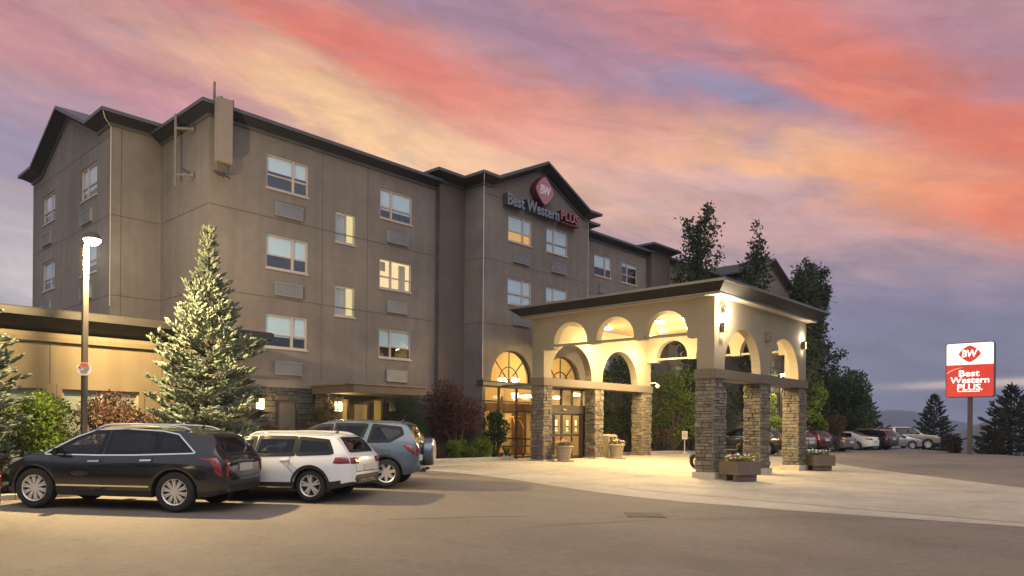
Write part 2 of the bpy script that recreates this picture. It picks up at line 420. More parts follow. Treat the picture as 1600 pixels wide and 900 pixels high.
# planting beds
def bed(name, poly, h=.10):
    poly_sheet(name, poly, soil, h)
bed('planting_bed', [(-14,18.42),(13.3,18.42),(13.6,18.7),(13.6,19.9),(13.2,22.45),(10.6,22.45),(10.5,20.65),(-14,20.65)])
bed('entrance_planting_bed', [(17.6,20.6),(21.9,20.25),(22.1,21.1),(21.0,21.1),(21.0,22.2),(19.7,22.4),(17.6,22.4)])
bed('garden_bed', [(26.2,20.4),(36.0,20.6),(44,21.5),(60,24),(60,40),(36,40),(28.3,22.5),(28.2,21.1),(26.2,21.1)])
def kerb(name, pts, w=.15, h=.13):
    mb = MB()
    for a, b in zip(pts, pts[1:]):
        a, b = Vector((*a,0)), Vector((*b,0)); d = (b-a); L = d.length; d.normalize(); n = Vector((-d.y, d.x, 0)); k = max(1, int(L/1.0))
        for i in range(k):
            p, q = a+d*L*i/k, a+d*(L*(i+1)/k - .012)
            vs = []
            for c in (p, q):
                g = ground(c.x, c.y)
                for s, z in ((-w/2,-.05),(-w/2,h-.02),(-w/2+.02,h),(w/2,h),(w/2,-.05)):
                    e = c+n*s; vs.append((e.x, e.y, g+z))
            mb.add(vs, [(0,1,6,5),(1,2,7,6),(2,3,8,7),(3,4,9,8),(0,4,3,2,1),(5,6,7,8,9)])
    tag(mb.build(name, kerb_m), kind='structure')
kerb('kerb', [(-14,18.35),(13.3,18.35)]); kerb('bed_kerb', [(17.5,20.55),(21.9,20.18)]); kerb('garden_kerb', [(26.2,20.3),(36,20.5),(44,21.4),(60,23.9)])
poly_sheet('side_walk', [(13.7,18.3),(17.4,18.3),(17.5,20.5),(17.5,22.4),(13.7,22.4)], concrete, .014)
# hills across the valley
def ridge(name, dist, prof, depth, m, base=-70):
    """hill: crest line given as (compass degrees to the right of the +X axis diagonal, rise above eye level in metres)"""
    n = 90; a0, a1 = prof[0][0], prof[-1][0]; vs = []; fs = []; rows = 9; rnd = random.Random(int(dist))
    ph = [rnd.uniform(0, 6.28) for _ in range(8)]
    for j in range(rows):
        t = j/(rows-1)
        for i in range(n):
            a = a0+(a1-a0)*i/(n-1); hgt = np.interp(a, [p[0] for p in prof], [p[1] for p in prof])
            hgt *= 1 + .03*sum(math.sin(a*(3+2*k)+ph[k])/(1+k) for k in range(6))
            d = dist - depth*(1-t) * (1+.15*math.sin(a*5+ph[1])) ; an = R(YAW-a)
            z = base + (hgt+1.6-base)*(t**.8) + (0 if j in (0, rows-1) else (hgt-base)*.05*math.sin(a*9+j*1.7+ph[2]))
            vs.append((d*math.cos(an), d*math.sin(an), z))
    for i in range(n):       # far side
        a = a0+(a1-a0)*i/(n-1); an = R(YAW-a); vs.append(((dist+depth)*math.cos(an), (dist+depth)*math.sin(an), base))
    for j in range(rows):
        for i in range(n-1): fs.append((j*n+i, j*n+i+1, (j+1)*n+i+1, (j+1)*n+i))
    mb = MB(); mb.add(vs, fs); tag(mb.build(name, m, smooth=180), kind='structure')
hill_m = mat('wooded_hill', (.040,.052,.048), .95, var=.25, vscale=.012, bump=0)
ridge('far_hills', 2300, [(-60,40),(-20,45),(10,26),(22,16),(25.2,32),(27.3,58),(28.4,56),(30.5,34),(33,12),(38,20),(46,50),(60,60)], 800, hill_m)
ridge('near_hills', 1150, [(24,-60),(29.5,-30),(31.6,-4),(33.5,17),(35.4,36),(37.5,54),(42,80),(55,70)], 520, mat('dry_hill', (.085,.08,.06), .95, var=.2, vscale=.02))

# ------------------------------------------------------------------ hotel
stucco = mat('taupe_stucco', (.193,.169,.151), .9, var=.08, vscale=2.6, bump=.2, bscale=140, blotch=.16)
stucco_d = mat('dark_brown_stucco', (.115,.092,.082), .9, var=.08, vscale=1.6, bump=.15, bscale=140, blotch=.08)
def streaks(m, k=.90):
    """rain streaks: noise drawn out vertically"""
    wear(m, []); t = m.node_tree; bs = t.nodes['Principled BSDF']; src = bs.inputs['Base Color'].links[0].from_socket
    tc = t.nodes.new('ShaderNodeTexCoord'); mp = t.nodes.new('ShaderNodeMapping'); mp.inputs['Scale'].default_value = (2.2, 2.2, .10)
    t.links.new(tc.outputs['Object'], mp.inputs[0]); nz = t.nodes.new('ShaderNodeTexNoise'); nz.inputs['Scale'].default_value = 1.3; nz.inputs['Detail'].default_value = 5
    t.links.new(mp.outputs[0], nz.inputs['Vector']); mr = t.nodes.new('ShaderNodeMapRange'); mr.inputs[1].default_value = .35; mr.inputs[2].default_value = .55; mr.inputs[3].default_value = k; mr.inputs[4].default_value = 1
    t.links.new(nz.outputs['Fac'], mr.inputs[0]); sc_ = t.nodes.new('ShaderNodeVectorMath'); sc_.operation = 'SCALE'
    t.links.new(src, sc_.inputs[0]); t.links.new(mr.outputs[0], sc_.inputs['Scale']); t.links.new(sc_.outputs[0], bs.inputs['Base Color'])
streaks(stucco, .90); streaks(stucco_d, .92)
seam_m = mat('stucco_joint', (.105,.09,.080), .95, var=.1)
cornice_d = mat('cornice_charcoal', (.017,.018,.026), .65, var=.12, vscale=2)
cornice_l = mat('cornice_edge', (.075,.08,.098), .45, var=.1, vscale=2)
frame_m = mat('window_frame_vinyl', (.46,.40,.37), .5, var=.05)
dark_in = mat('room_dark', (.03,.03,.032), .9, var=.2)
blind_m = mat('roller_blind', (.80,.90,.95), .85, var=.05, vscale=.8, stretch=(1,1,8))
blind_w = mat('slatted_blind', (.55,.52,.46), .8, var=.12, vscale=2.0, stretch=(.3,.3,30))
lit_room = emit('lit_room', (1,.66,.30), 1.0)
lit_corr = emit('lit_stairwell', (1,.72,.30), .75)
lit_orange = emit('lit_curtain', (1,.50,.13), .62)
pane_m = glass('window_glass', (.93,.98,1), .98, .015, .8, .07)
ac_m = mat('louvre_grey', (.20,.205,.235), .5, .3, var=.08, vscale=2)
ac_l = mat('louvre_lip', (.30,.305,.33), .5, .3, var=.08)
roof_m = mat('flat_roof', (.05,.05,.052), .9, var=.2)
def fY(Y): return lambda u, v, w: (u, Y+w, v)
def fX(X): return lambda u, v, w: (X+w, -u, v)
def wall_sheet(mb, f, u0, u1, v0, v1, holes=(), depth=.12, mi=0):
    us = sorted({u0, u1, *[h[0] for h in holes], *[h[1] for h in holes]}); vv = sorted({v0, v1, *[h[2] for h in holes], *[h[3] for h in holes]})
    us = [u for u in us if u0 <= u <= u1]; vv = [v for v in vv if v0 <= v <= v1]
    for a, b in zip(us, us[1:]):
        for c, d in zip(vv, vv[1:]):
            mu, mv = (a+b)/2, (c+d)/2
            if any(h[0] < mu < h[1] and h[2] < mv < h[3] for h in holes): continue
            mb.add([f(a,c,0), f(b,c,0), f(b,d,0), f(a,d,0)], [(0,1,2,3)], mi)
    for (a, b, c, d) in holes:
        q = [(a,c),(b,c),(b,d),(a,d)]
        for i in range(4):
            p, r = q[i], q[(i+1) % 4]
            mb.add([f(*p,0), f(*r,0), f(*r,depth), f(*p,depth)], [(0,1,2,3)], mi)
def arch_pts(arches, u0, u1, base, n=22):
    pts = []; cur = u0
    pts.append((u0, base))
    for (uc, hw, vs, vh) in arches:
        pts.append((uc-hw, base))
        for i in range(n+1):
            t = math.pi*(1-i/n); pts.append((uc+hw*math.cos(t), vs+vh*max(0,math.sin(t))**.92))
        pts.append((uc+hw, base))
    pts.append((u1, base)); return pts
def arch_wall(mb, f, u0, u1, base, top, arches, w0, w1, mi=0, soffit_mi=None):
    """wall between w0 and w1 with a flat top and arched openings rising from its lower edge"""
    p = arch_pts(arches, u0, u1, base); sm = mi if soffit_mi is None else soffit_mi
    for (a, za), (b, zb) in zip(p, p[1:]):
        if b-a > 1e-6:
            mb.add([f(a,za,w0), f(b,zb,w0), f(b,top,w0), f(a,top,w0)], [(0,1,2,3)], mi)
            mb.add([f(a,za,w1), f(b,zb,w1), f(b,top,w1), f(a,top,w1)], [(3,2,1,0)], mi)
        mb.add([f(a,za,w0), f(b,zb,w0), f(b,zb,w1), f(a,za,w1)], [(3,2,1,0)], sm)
    mb.add([f(u0,base,w0), f(u0,top,w0), f(u0,top,w1), f(u0,base,w1)], [(0,1,2,3)], mi)
    mb.add([f(u1,base,w0), f(u1,top,w0), f(u1,top,w1), f(u1,base,w1)], [(3,2,1,0)], mi)
    mb.add([f(u0,top,w0), f(u1,top,w0), f(u1,top,w1), f(u0,top,w1)], [(0,1,2,3)], mi)
def cornice(mb, path, prof, mis, cap0=True, cap1=True):
    """moulding swept along a plan path (outside on the right hand); path points carry their own base height"""
    n = len(path); rings = []
    for i, p in enumerate(path):
        def d_(a, b):
            v = Vector((b[0]-a[0], b[1]-a[1])); return v.normalized()
        dirs = []
        if i > 0: dirs.append(d_(path[i-1], p))
        if i < n-1: dirs.append(d_(p, path[i+1]))
        ns = [Vector((d.y, -d.x)) for d in dirs]
        if len(ns) == 1: off = ns[0]
        else:
            s = ns[0]+ns[1]; off = s / max(.2, (1+ns[0].dot(ns[1])))
        rings.append([(p[0]+off.x*o, p[1]+off.y*o, p[2]+z) for o, z in prof])
    k = len(prof)
    vs = [q for r in rings for q in r]
    for i in range(n-1):
        for j in range(k-1):
            mb.add([rings[i][j], rings[i+1][j], rings[i+1][j+1], rings[i][j+1]], [(0,1,2,3)], mis[j])
    if cap0: mb.add(rings[0], [tuple(range(k))], mis[1])
    if cap1: mb.add(rings[-1], [tuple(range(k-1,-1,-1))], mis[1])
def cprof(o, h, back=.9): return [(.004,0),(.06,0),(.07,.085),(.09,.095),(o-.07,h-.13),(o,h-.13),(o,h-.02),(o-.03,h),(-back,h+.03),(-back,h-.25)]
CM = [1,1,0,0,0,1,1,1,0]

hotel = thing('hotel_building', 'long four storey taupe stucco hotel with dark cornices and gables', 'building', (21.0, 22.53, .2))
ROWS = [(9.54,10.69), (6.86,8.01), (4.20,5.32)]
AZ = [(8.67,9.08), (5.98,6.39), (3.31,3.71)]
def window(f, u0, u1, v0, v1, style, lit=None, blind=.5, low=None):
    """frame mesh with sub-parts pane, blind and room; style L = big light on the left, R = on the right, S = single"""
    fr = MB(); t = .055; w0, w1 = .035, .11
    fr.boxf(f, u0, u1, v0, v0+t, w0-.02, w1); fr.boxf(f, u0, u1, v1-t, v1, w0, w1); fr.boxf(f, u0, u0+t, v0+t, v1-t, w0, w1); fr.boxf(f, u1-t, u1, v0+t, v1-t, w0, w1)
    fr.boxf(f, u0-.03, u1+.03, v0-.045, v0-.002, -.035, .05)   # sill
    if style != 'S':
        um = u0+(u1-u0)*(.64 if style == 'L' else .36); fr.boxf(f, um-.04, um+.04, v0+t, v1-t, w0+.002, w1-.002)
        vm = v0+(v1-v0)*.40
        big = (u0+t, um-.04) if style == 'L' else (um+.04, u1-t); sm = (um+.04, u1-t) if style == 'L' else (u0+t, um-.04)
        fr.boxf(f, big[0], big[1], vm-.022, vm+.022, w0+.006, w1-.006)
        fr.boxf(f, sm[0], sm[1], vm-.03, vm+.03, w0+.004, w1-.004)
    else:
        fr.boxf(f, (u0+u1)/2+.04, (u0+u1)/2+.075, v0+t, v1-t, w0+.02, w1-.004)
    wo_ = fr.build('window', frame_m, hotel)
    g = MB(); g.boxf(f, u0+t, u1-t, v0+t, v1-t, .078, .082); g.build('pane', pane_m, wo_)
    if lit is None or lit == 'low' or lit == 'corr':
        b = MB(); zb = v1-t-(v1-v0-2*t)*blind
        if lit == 'corr':
            b.boxf(f, u0+t, u0+(u1-u0)*.62, v0+t, v1-t, .15, .155)
            b.build('blind', blind_w, wo_)
        else:
            b.boxf(f, u0+t, u1-t, zb, v1-t, .095, .10); b.boxf(f, u0+t, u1-t, zb-.02, zb, .09, .105); b.build('blind', blind_m, wo_)
    rm = MB(); mi = dark_in if lit is None else (lit_room if lit == 'room' else lit_corr)
    if lit == 'low': mi = lit_orange
    a, b_, c, d, e = u0-.02, u1+.02, v0-.02, v1+.02, .75
    rm.add([f(a,c,.125), f(b_,c,.125), f(b_,d,.125), f(a,d,.125), f(a,c,e), f(b_,c,e), f(b_,d,e), f(a,d,e)], [(4,5,6,7),(0,1,5,4),(1,2,6,5),(2,3,7,6),(3,0,4,7)])
    rm.build('room', mi, wo_, fix=False)
    if lit == 'room':
        for qq in ((u0+t, u0+.5, v1-.42, v1-t, .3, .32), (u1-.35, u1-t, v0+t, v1-t, .35, .42)):
          q = MB(); q.boxf(f, *qq); q.build('curtain', mat('hotel_curtain', (.5,.42,.34), .9, var=.15, stretch=(12,1,1)), wo_)
    return wo_
def ac(f, u0, u1, v0, v1):
    m = MB(); m.boxf(f, u0, u1, v0, v1, -.075, .0, 0); m.boxf(f, u0-.02, u1+.02, v1-.005, v1+.025, -.10, .0, 1)
    m.boxf(f, u0-.012, u0+.012, v0, v1-.006, -.088, -.002, 1); m.boxf(f, u1-.012, u1+.012, v0, v1-.006, -.088, -.002, 1); m.boxf(f, u0+.013, u1-.013, v0-.01, v0+.012, -.088, -.002, 1)
    o = m.build('air_conditioner', [ac_m, ac_l], hotel)
    g = MB(); n = 9
    for i in range(n):
        z = v0+.03+(v1-v0-.06)*i/(n-1); g.boxf(f, u0+.03, u1-.03, z-.010, z+.006, -.084, -.074)
    g.build('grille', ac_l, o)
Ym, Yg, Yp, Xl, Xw = 22.53, 21.16, 22.28, 8.65, 10.25
fm, fg, fp, fl = fY(Ym), fY(Yg), fY(Yp), fX(Xl)
def hol(cols): return [(a, b, c, d) for (a, b, rows) in cols for (c, d) in rows]
B_ROWS = [(8.24,9.36), (5.57,6.68)]
# main wing
door_h = (12.6,13.44,.25,2.43); ent_h = (15.1,17.15,.25,2.56)
mw = MB(); wall_sheet(mw, fm, Xw, 19.68, 2.93, 11.6, hol([(12.2,13.79,ROWS),(16.87,18.45,ROWS),(14.9,15.77,B_ROWS)]))
wall_sheet(mw, fX(Xw), -26.24, -Ym, .1, 11.6)
for z in (5.88, 8.555): mw.boxf(fm, Xw, 19.66, z-.016, z+.016, -.003, .01, 1); mw.boxf(fX(Xw), -26.2, -Ym-.003, z-.016, z+.016, -.003, .01, 1)
for u in (14.36, 16.31): mw.boxf(fm, u-.012, u+.012, 2.95, 11.3, -.0025, .01, 1)
mw.boxf(fm, Xw, 19.68, 2.86, 3.12, -.05, .0, 0)
mw.build('wall', [stucco, seam_m], hotel, fix=False)
for c, d in ROWS:
    i = ROWS.index((c, d))
    window(fm, 12.2, 13.79, c, d, 'L', None, (.46,.58,.66)[i]); window(fm, 16.87, 18.45, c, d, 'R', 'room' if i == 1 else None, (.70,.5,.56)[i])
    ac(fm, 12.55, 13.53, *AZ[i]); ac(fm, 17.22, 18.2, *AZ[i])
for c, d in B_ROWS: window(fm, 14.9, 15.77, c, d, 'S', 'corr')
# left gable block
lw = MB(); LROWS = [(9.54,10.69),(6.86,8.01),(4.2,5.32)]
wall_sheet(lw, fl, -35.3, -26.24, .1, 11.75, hol([(-33.9,-32.32,LROWS),(-29.28,-27.6,LROWS)]))
gab = [(-34.2,11.75),(-27.3,11.75),(-30.75,13.0)]
lw.prism([(-34.9,11.7),(-26.8,11.7),(-27.6,11.8),(-30.75,13.05),(-33.9,11.8)], fl, -.002, .3)
wall_sheet(lw, fY(26.24), Xl, Xw, .1, 11.75)
for z in (5.88, 8.555, 11.23): lw.boxf(fl, -35.3, -26.243, z-.016, z+.016, -.003, .01, 1)
for z in (5.88, 8.555): lw.boxf(fY(26.24), Xl, Xw, z-.016, z+.016, -.003, .01, 1)
lw.boxf(fY(26.24), 8.95, 8.98, 3, 11.5, -.003, .01, 1)
wall_sheet(lw, fY(35.3), Xl, 16, .1, 11.75)
lw.build('wall', [stucco, seam_m], hotel, fix=False)
for i, (c, d) in enumerate(LROWS):
    window(fl, -33.9, -32.32, c, d, 'L', None, .7); window(fl, -29.28, -27.6, c, d, 'R', None, .75)
    ac(fl, -33.8, -32.7, *AZ[i]); ac(fl, -29.1, -28.05, *AZ[i])
# pilaster blocks (dark brown)
def pilaster(x0, x1, y, top):
    p = MB(); wall_sheet(p, fY(y), x0, x1, .1, top); wall_sheet(p, fX(x0), -Ym-.6, -y, .1, top)
    for z in (5.88, 8.555): p.boxf(fY(y), x0, x1, z-.016, z+.016, -.003, .01, 1)
    p.add([(x1,y,.1),(x1,Ym+.6,.1),(x1,Ym+.6,top),(x1,y,top)], [(0,1,2,3)])
    p.build('wall', [stucco_d, seam_m], hotel, fix=False)
pilaster(19.68, 21.1, Yp, 11.8); pilaster(28.22, 29.6, Yp, 11.8); pilaster(35.6, 37.6, 22.2, 11.8)
# entrance gable block, and its twin at the far end
def gable_block(x0, ent):
    x1 = x0+7.12; dx = x0-21.1; g = MB(); f = fg
    D, E = (22.57+dx, 24.11+dx), (25.11+dx, 26.66+dx)
    H = hol([(*D, ROWS[:2]), (*E, ROWS[:2])] if ent else [(*D, ROWS), (*E, ROWS)])
    wall_sheet(g, f, x0, x1, 5.2 if ent else .1, 11.75, H)
    g.prism([(x0+.3,11.7),(x1-.3,11.7),(x1-.5,11.8),((x0+x1)/2,13.1),(x0+.5,11.8)], f, -.002, .3)
    wall_sheet(g, fX(x0), -Ym-.2, -Yg, .1, 11.75); g.add([(x1,Yg,.1),(x1,Ym+.2,.1),(x1,Ym+.2,11.75),(x1,Yg,11.75)], [(0,1,2,3)])
    for z in (5.88, 8.555, 11.23): g.boxf(f, x0, x1, z-.016, z+.016, -.003, .01, 1)
    for z in (5.88, 8.555): g.boxf(fX(x0), -Yp+.01, -Yg-.003, z-.016, z+.016, -.003, .01, 1)
    if ent:
        arch_wall(g, f, x0+.004, x1-.004, 3.5, 5.2, [(22.9,1.3,3.5,1.36),(26.42,1.3,3.5,1.36)], 0, .32)
        wall_sheet(g, f, 27.9, x1, .1, 3.5); wall_sheet(g, f, x0, x0+.12, .1, 3.5)
        g.boxf(f, x0-.06, x1, 3.30, 3.44, -.10, .30, 2); g.boxf(f, x0-.03, x1, 3.44, 3.50, -.06, .30, 3)
    g.build('wall', [stucco, seam_m, mat('bronze_trim', (.10,.078,.055), .5, .2, var=.1), cornice_d], hotel, fix=False)
    for i, (c, d) in enumerate(ROWS[:2] if ent else ROWS):
        window(f, *D, c, d, 'L', 'low' if (i == 0 and ent) else None, .60 if (i == 0 and ent) else (.97 if ent else .6)); window(f, *E, c, d, 'R', None, .97)
        ac(f, 22.9+dx, 23.9+dx, *AZ[i]); ac(f, 25.46+dx, 26.47+dx, *AZ[i])
gable_block(21.1, True); gable_block(45.5, False)
# right wing
rw = MB(); wall_sheet(rw, fm, 29.6, 35.6, .1, 11.6, hol([(30.6,32.17,ROWS),(33.15,34.68,ROWS)])); wall_sheet(rw, fm, 37.6, 45.5, .1, 11.6, hol([(39,40.57,ROWS),(42.4,43.97,ROWS)]))
wall_sheet(rw, fm, 52.62, 60, .1, 11.6)
for z in (5.88, 8.555): rw.boxf(fm, 29.6, 60, z-.016, z+.016, -.003, .01, 1)
rw.add([(60,Ym,.1),(60,36,.1),(60,36,11.6),(60,Ym,11.6)], [(0,1,2,3)])
rw.build('wall', [stucco, seam_m], hotel, fix=False)
for i, (c, d) in enumerate(ROWS):
    window(fm, 30.6, 32.17, c, d, 'L', None, .55); window(fm, 33.15, 34.68, c, d, 'R', None, .15); window(fm, 39, 40.57, c, d, 'L', None, .6); window(fm, 42.4, 43.97, c, d, 'R', None, .5)
    ac(fm, 31, 32, *AZ[i]); ac(fm, 33.5, 34.5, *AZ[i]); ac(fm, 39.3, 40.3, *AZ[i]); ac(fm, 42.7, 43.7, *AZ[i])
# roof: cornices and the flat deck behind them
cn = MB()
cornice(cn, [(12,35.3,11.5),(Xl,35.3,11.5),(Xl,34.0,11.5),(Xl,30.75,12.95),(Xl,27.5,11.5),(Xl,26.24,11.5),(Xw+.3,26.24,11.5)], cprof(.46,.40), CM)
cornice(cn, [(Xw,26.5,11.27),(Xw,Ym,11.27),(19.75,Ym,11.27)], cprof(.40,.39), CM)
cornice(cn, [(19.68,23.1,11.54),(19.68,Yp,11.54),(21.1,Yp,11.54),(21.1,Yg,11.54),(21.55,Yg,11.54),(24.66,Yg,12.98),(27.78,Yg,11.54),(28.22,Yg,11.54),(28.22,Yp,11.54),(29.6,Yp,11.54),(29.6,23.1,11.54)], cprof(.50,.40), CM)
cornice(cn, [(29.5,Ym,11.27),(35.7,Ym,11.27)], cprof(.40,.39), CM)
cornice(cn, [(35.6,23.1,11.58),(35.6,22.2,11.58),(37.6,22.2,11.58),(37.6,23.1,11.58)], cprof(.50,.42), CM)
cornice(cn, [(37.5,Ym,11.27),(45.6,Ym,11.27)], cprof(.40,.39), CM)
cornice(cn, [(45.5,23.1,11.54),(45.5,Yg,11.54),(45.95,Yg,11.54),(49.06,Yg,12.98),(52.18,Yg,11.54),(52.62,Yg,11.54),(52.62,23.1,11.54)], cprof(.50,.40), CM)
cornice(cn, [(52.5,Ym,11.27),(60,Ym,11.27),(60,36,11.27)], cprof(.40,.39), CM)
cn.build('cornice', [cornice_d, cornice_l], hotel, fix=False)
rf = MB(); rf.box(9.2,59.6,27,35.2,11.45,11.55); rf.box(11,59.6,23,27.1,11.45,11.56); rf.box(21.8,27.6,21.6,23.1,11.45,11.57); rf.box(46.2,52,21.6,23.1,11.45,11.57)
for x0 in (21.1, 45.5):   # the short pitched roofs behind the gables
    rf.add([(x0+.45,Yg+.3,11.9),(x0+3.56,Yg+.3,13.35),(x0+6.7,Yg+.3,11.9),(x0+.45,26.5,11.9),(x0+3.56,26.5,13.35),(x0+6.7,26.5,11.9)], [(0,1,4,3),(1,2,5,4),(3,4,5)])
rf.add([(Xl+.3,27.5,11.85),(Xl+.3,30.75,13.3),(Xl+.3,34,11.85),(13,27.5,11.85),(13,30.75,13.3),(13,34,11.85)], [(0,1,4,3),(1,2,5,4),(3,4,5)])
rf.build('roof', roof_m, hotel)
# closed mass behind the skin so no light runs through
ms = MB(); ms.box(8.9,59.8,36,36.1,.1,11.5); ms.box(10.6,20.9,24.0,24.1,.1,11.5); ms.box(28.4,59.8,23.8,23.9,.1,11.5)
ms.build('inner_wall', dark_in, hotel)
# slim downpipe cable on the gable corners
for pts, q in (([(21.07,Yg-.03,3.6),(21.07,Yg-.03,11.5),(20.75,Yg-.36,11.62),(20.62,Yg-.5,11.9)], .018), ([(Xl-.03,26.2,5.5),(Xl-.03,26.2,11.45),(Xl-.3,25.95,11.6),(Xl-.45,25.8,11.9)], .016), ([(28.2,Yg-.03,6.3),(28.2,Yg-.03,11.5)], .014)):
    MB().tube(pts, q, 6).build('cable', mat('white_cable', (.55,.5,.44), .5, var=.05), hotel)
#,(21.07,Yg-.03,11.5),(20.75,Yg-.36,11.62),(20.62,Yg-.5,11.9)], .018, 6); wr.tube([(Xl-.03,26.2,5.5),(Xl-.03,26.2,11.45),(Xl-.3,25.95,11.6),(Xl-.45,25.8,11.9)], .016, 6); wr.tube([(28.2,Yg-.03,6.3),(28.2,Yg-.03,11.5)], .014, 6)


# stone wainscot of the main wing
ST = [mat('ledge_stone_%s' % n, c, .85, var=.22, vscale=6, bump=.5, bscale=45) for n, c in (('tan',(.165,.14,.108)),('grey',(.125,.113,.098)),('brown',(.12,.10,.077)),('dark',(.085,.077,.069)),('rust',(.16,.11,.066)))]
SD = [mat('dark_stone_%s' % n, c, .85, var=.2, vscale=6, bump=.4, bscale=45) for n, c in (('a',(.075,.068,.064)),('b',(.06,.054,.052)),('c',(.09,.078,.068)))]
mortar = mat('mortar', (.10,.085,.068), .95, var=.15)
def stones(mb, f, u0, u1, v0, v1, seed, nm, wts, hmin=.07, hmax=.17, lmin=.13, lmax=.36, pro=.055, jut=True):
    """dry-laid ledge stone: courses of blocks that stand out by different amounts, w negative = outwards"""
    r = random.Random(seed); v = v0
    while v < v1-.02:
        h = min(r.uniform(hmin, hmax), v1-v)
        if v1-(v+h) < .05: h = v1-v
        u = u0
        while u < u1-.01:
            l = min(r.uniform(lmin, lmax), u1-u)
            if u1-(u+l) < .10: l = u1-u
            p = r.uniform(.004, pro); g = .006; e = .012; mi = r.choices(range(nm), wts)[0]
            a, b, c, d = u+g, u+l-g, v+g, v+h-g; j = [r.uniform(-.008, .008) for _ in range(8)]
            if jut:
                if u <= u0+1e-6: a -= r.uniform(0, pro)
                if u+l >= u1-1e-6: b += r.uniform(0, pro)
            o = [(a,c),(b,c),(b,d),(a,d)]; i_ = [(a+e+j[0],c+e+j[1]),(b-e+j[2],c+e+j[3]),(b-e+j[4],d-e+j[5]),(a+e+j[6],d-e+j[7])]
            tl = [r.uniform(-.006,.006) for _ in range(4)]
            vs = [f(*q, .03) for q in o] + [f(*q, -p*.55) for q in o] + [f(*q, -p+t_) for q, t_ in zip(i_, tl)]
            fs = [(8,9,10,11)] + [(4+k, 4+(k+1) % 4, 8+(k+1) % 4, 8+k) for k in range(4)] + [(k, (k+1) % 4, 4+(k+1) % 4, 4+k) for k in range(4)]
            mb.add(vs, fs, mi); u += l
        v += h
sw = MB()
for (a, b) in ((Xw,12.6),(13.44,15.1),(17.15,19.68)): stones(sw, fm, a, b, .1, 2.86, int(a*7), 3, (3,3,1), .1, .22, .2, .6, jut=False)
stones(sw, fm, 12.6, 13.44, 2.43, 2.86, 5, 3, (3,3,1), .1, .22, .2, .6, jut=False); stones(sw, fm, 15.1, 17.15, 2.62, 2.86, 6, 3, (3,3,1), .1, .22, .2, .6, jut=False)
k = len(sw.v); 
for (a, b, c, d) in ((Xw,12.6,.1,2.86),(13.44,15.1,.1,2.86),(17.15,19.68,.1,2.86),(12.6,13.44,2.43,2.86),(15.1,17.15,2.62,2.86)): sw.add([fm(a,c,.012),fm(b,c,.012),fm(b,d,.012),fm(a,d,.012)], [(0,1,2,3)], 3)
sw.build('stone_base', SD+[mortar], hotel, fix=False)
bronze = mat('bronze_frame', (.055,.045,.036), .45, .3, var=.1)
sdoor = MB(); sdoor.boxf(fm, 12.6, 13.44, .25, 2.43, .06, .12, 0); sdoor.boxf(fm, 12.6, 12.66, .25, 2.43, -.01, .06, 1); sdoor.boxf(fm, 13.38, 13.44, .25, 2.43, -.01, .06, 1); sdoor.boxf(fm, 12.66, 13.38, 2.37, 2.43, -.01, .06, 1)
o = sdoor.build('service_door', [mat('service_door_paint', (.13,.115,.10), .6, var=.08), bronze], hotel)
hd = MB(); hd.tube([(13.28,Ym+.055,1.2),(13.28,Ym-.02,1.2),(13.16,Ym-.02,1.2)], .015); hd.build('handle', mat('brushed_steel', (.5,.5,.5), .3, 1.), o)
# side entrance: frame, door, side lights, lit hall behind
ed = MB(); f = fm
for a, b in ((15.1,15.18),(15.53,15.67),(16.5,16.66),(17.07,17.15)): ed.boxf(f, a, b, .25, 2.62, -.02, .10)
ed.boxf(f, 15.18, 17.07, 2.54, 2.62, -.018, .10); ed.boxf(f, 15.18, 15.53, .25, .4, -.016, .1); ed.boxf(f, 16.66, 17.07, .25, .4, -.016, .1)
eo = ed.build('side_entrance', bronze, hotel)
dl = MB(); dl.boxf(f, 15.67, 15.79, .27, 2.54, .0, .05); dl.boxf(f, 16.38, 16.5, .27, 2.54, .0, .05); dl.boxf(f, 15.79, 16.38, 2.37, 2.54, .0, .05); dl.boxf(f, 15.79, 16.38, .27, .55, .0, .05); dl.tube([f(16.42,1.0,-.01), f(16.42,1.0,-.06), f(16.42,1.5,-.06), f(16.42,1.5,-.01)], .014)
dl.build('door_leaf', bronze, eo)
lobby_glass = glass('lobby_glass', (1,.98,.95), .92, .01, .7)
gp = MB(); gp.boxf(f, 15.18, 15.53, .4, 2.54, .045, .05); gp.boxf(f, 15.79, 16.38, .55, 2.37, .02, .025); gp.boxf(f, 16.66, 17.07, .4, 2.54, .045, .05); gp.build('pane', lobby_glass, eo)
hall = MB(); hall.add([f(15.1,.25,.11),f(17.15,.25,.11),f(17.15,2.6,.11),f(15.1,2.6,.11),f(15.1,.25,1.4),f(17.15,.25,1.4),f(17.15,2.6,1.4),f(15.1,2.6,1.4)], [(4,5,6,7),(0,1,5,4),(1,2,6,5),(2,3,7,6),(3,0,4,7)])
hall.build('hall', mat('hall_paint', (.62,.53,.30), .8, var=.06), eo, fix=False)
hl = MB(); hl.boxf(f, 15.3, 15.5, 2.35, 2.5, .5, .9); hl.build('ceiling_lamp', emit('hall_lamp', (1,.8,.42), 9), eo); lamp('hall_light', f(16.1, 2.3, .75), 9, (1,.78,.36), .2, parent=hotel)
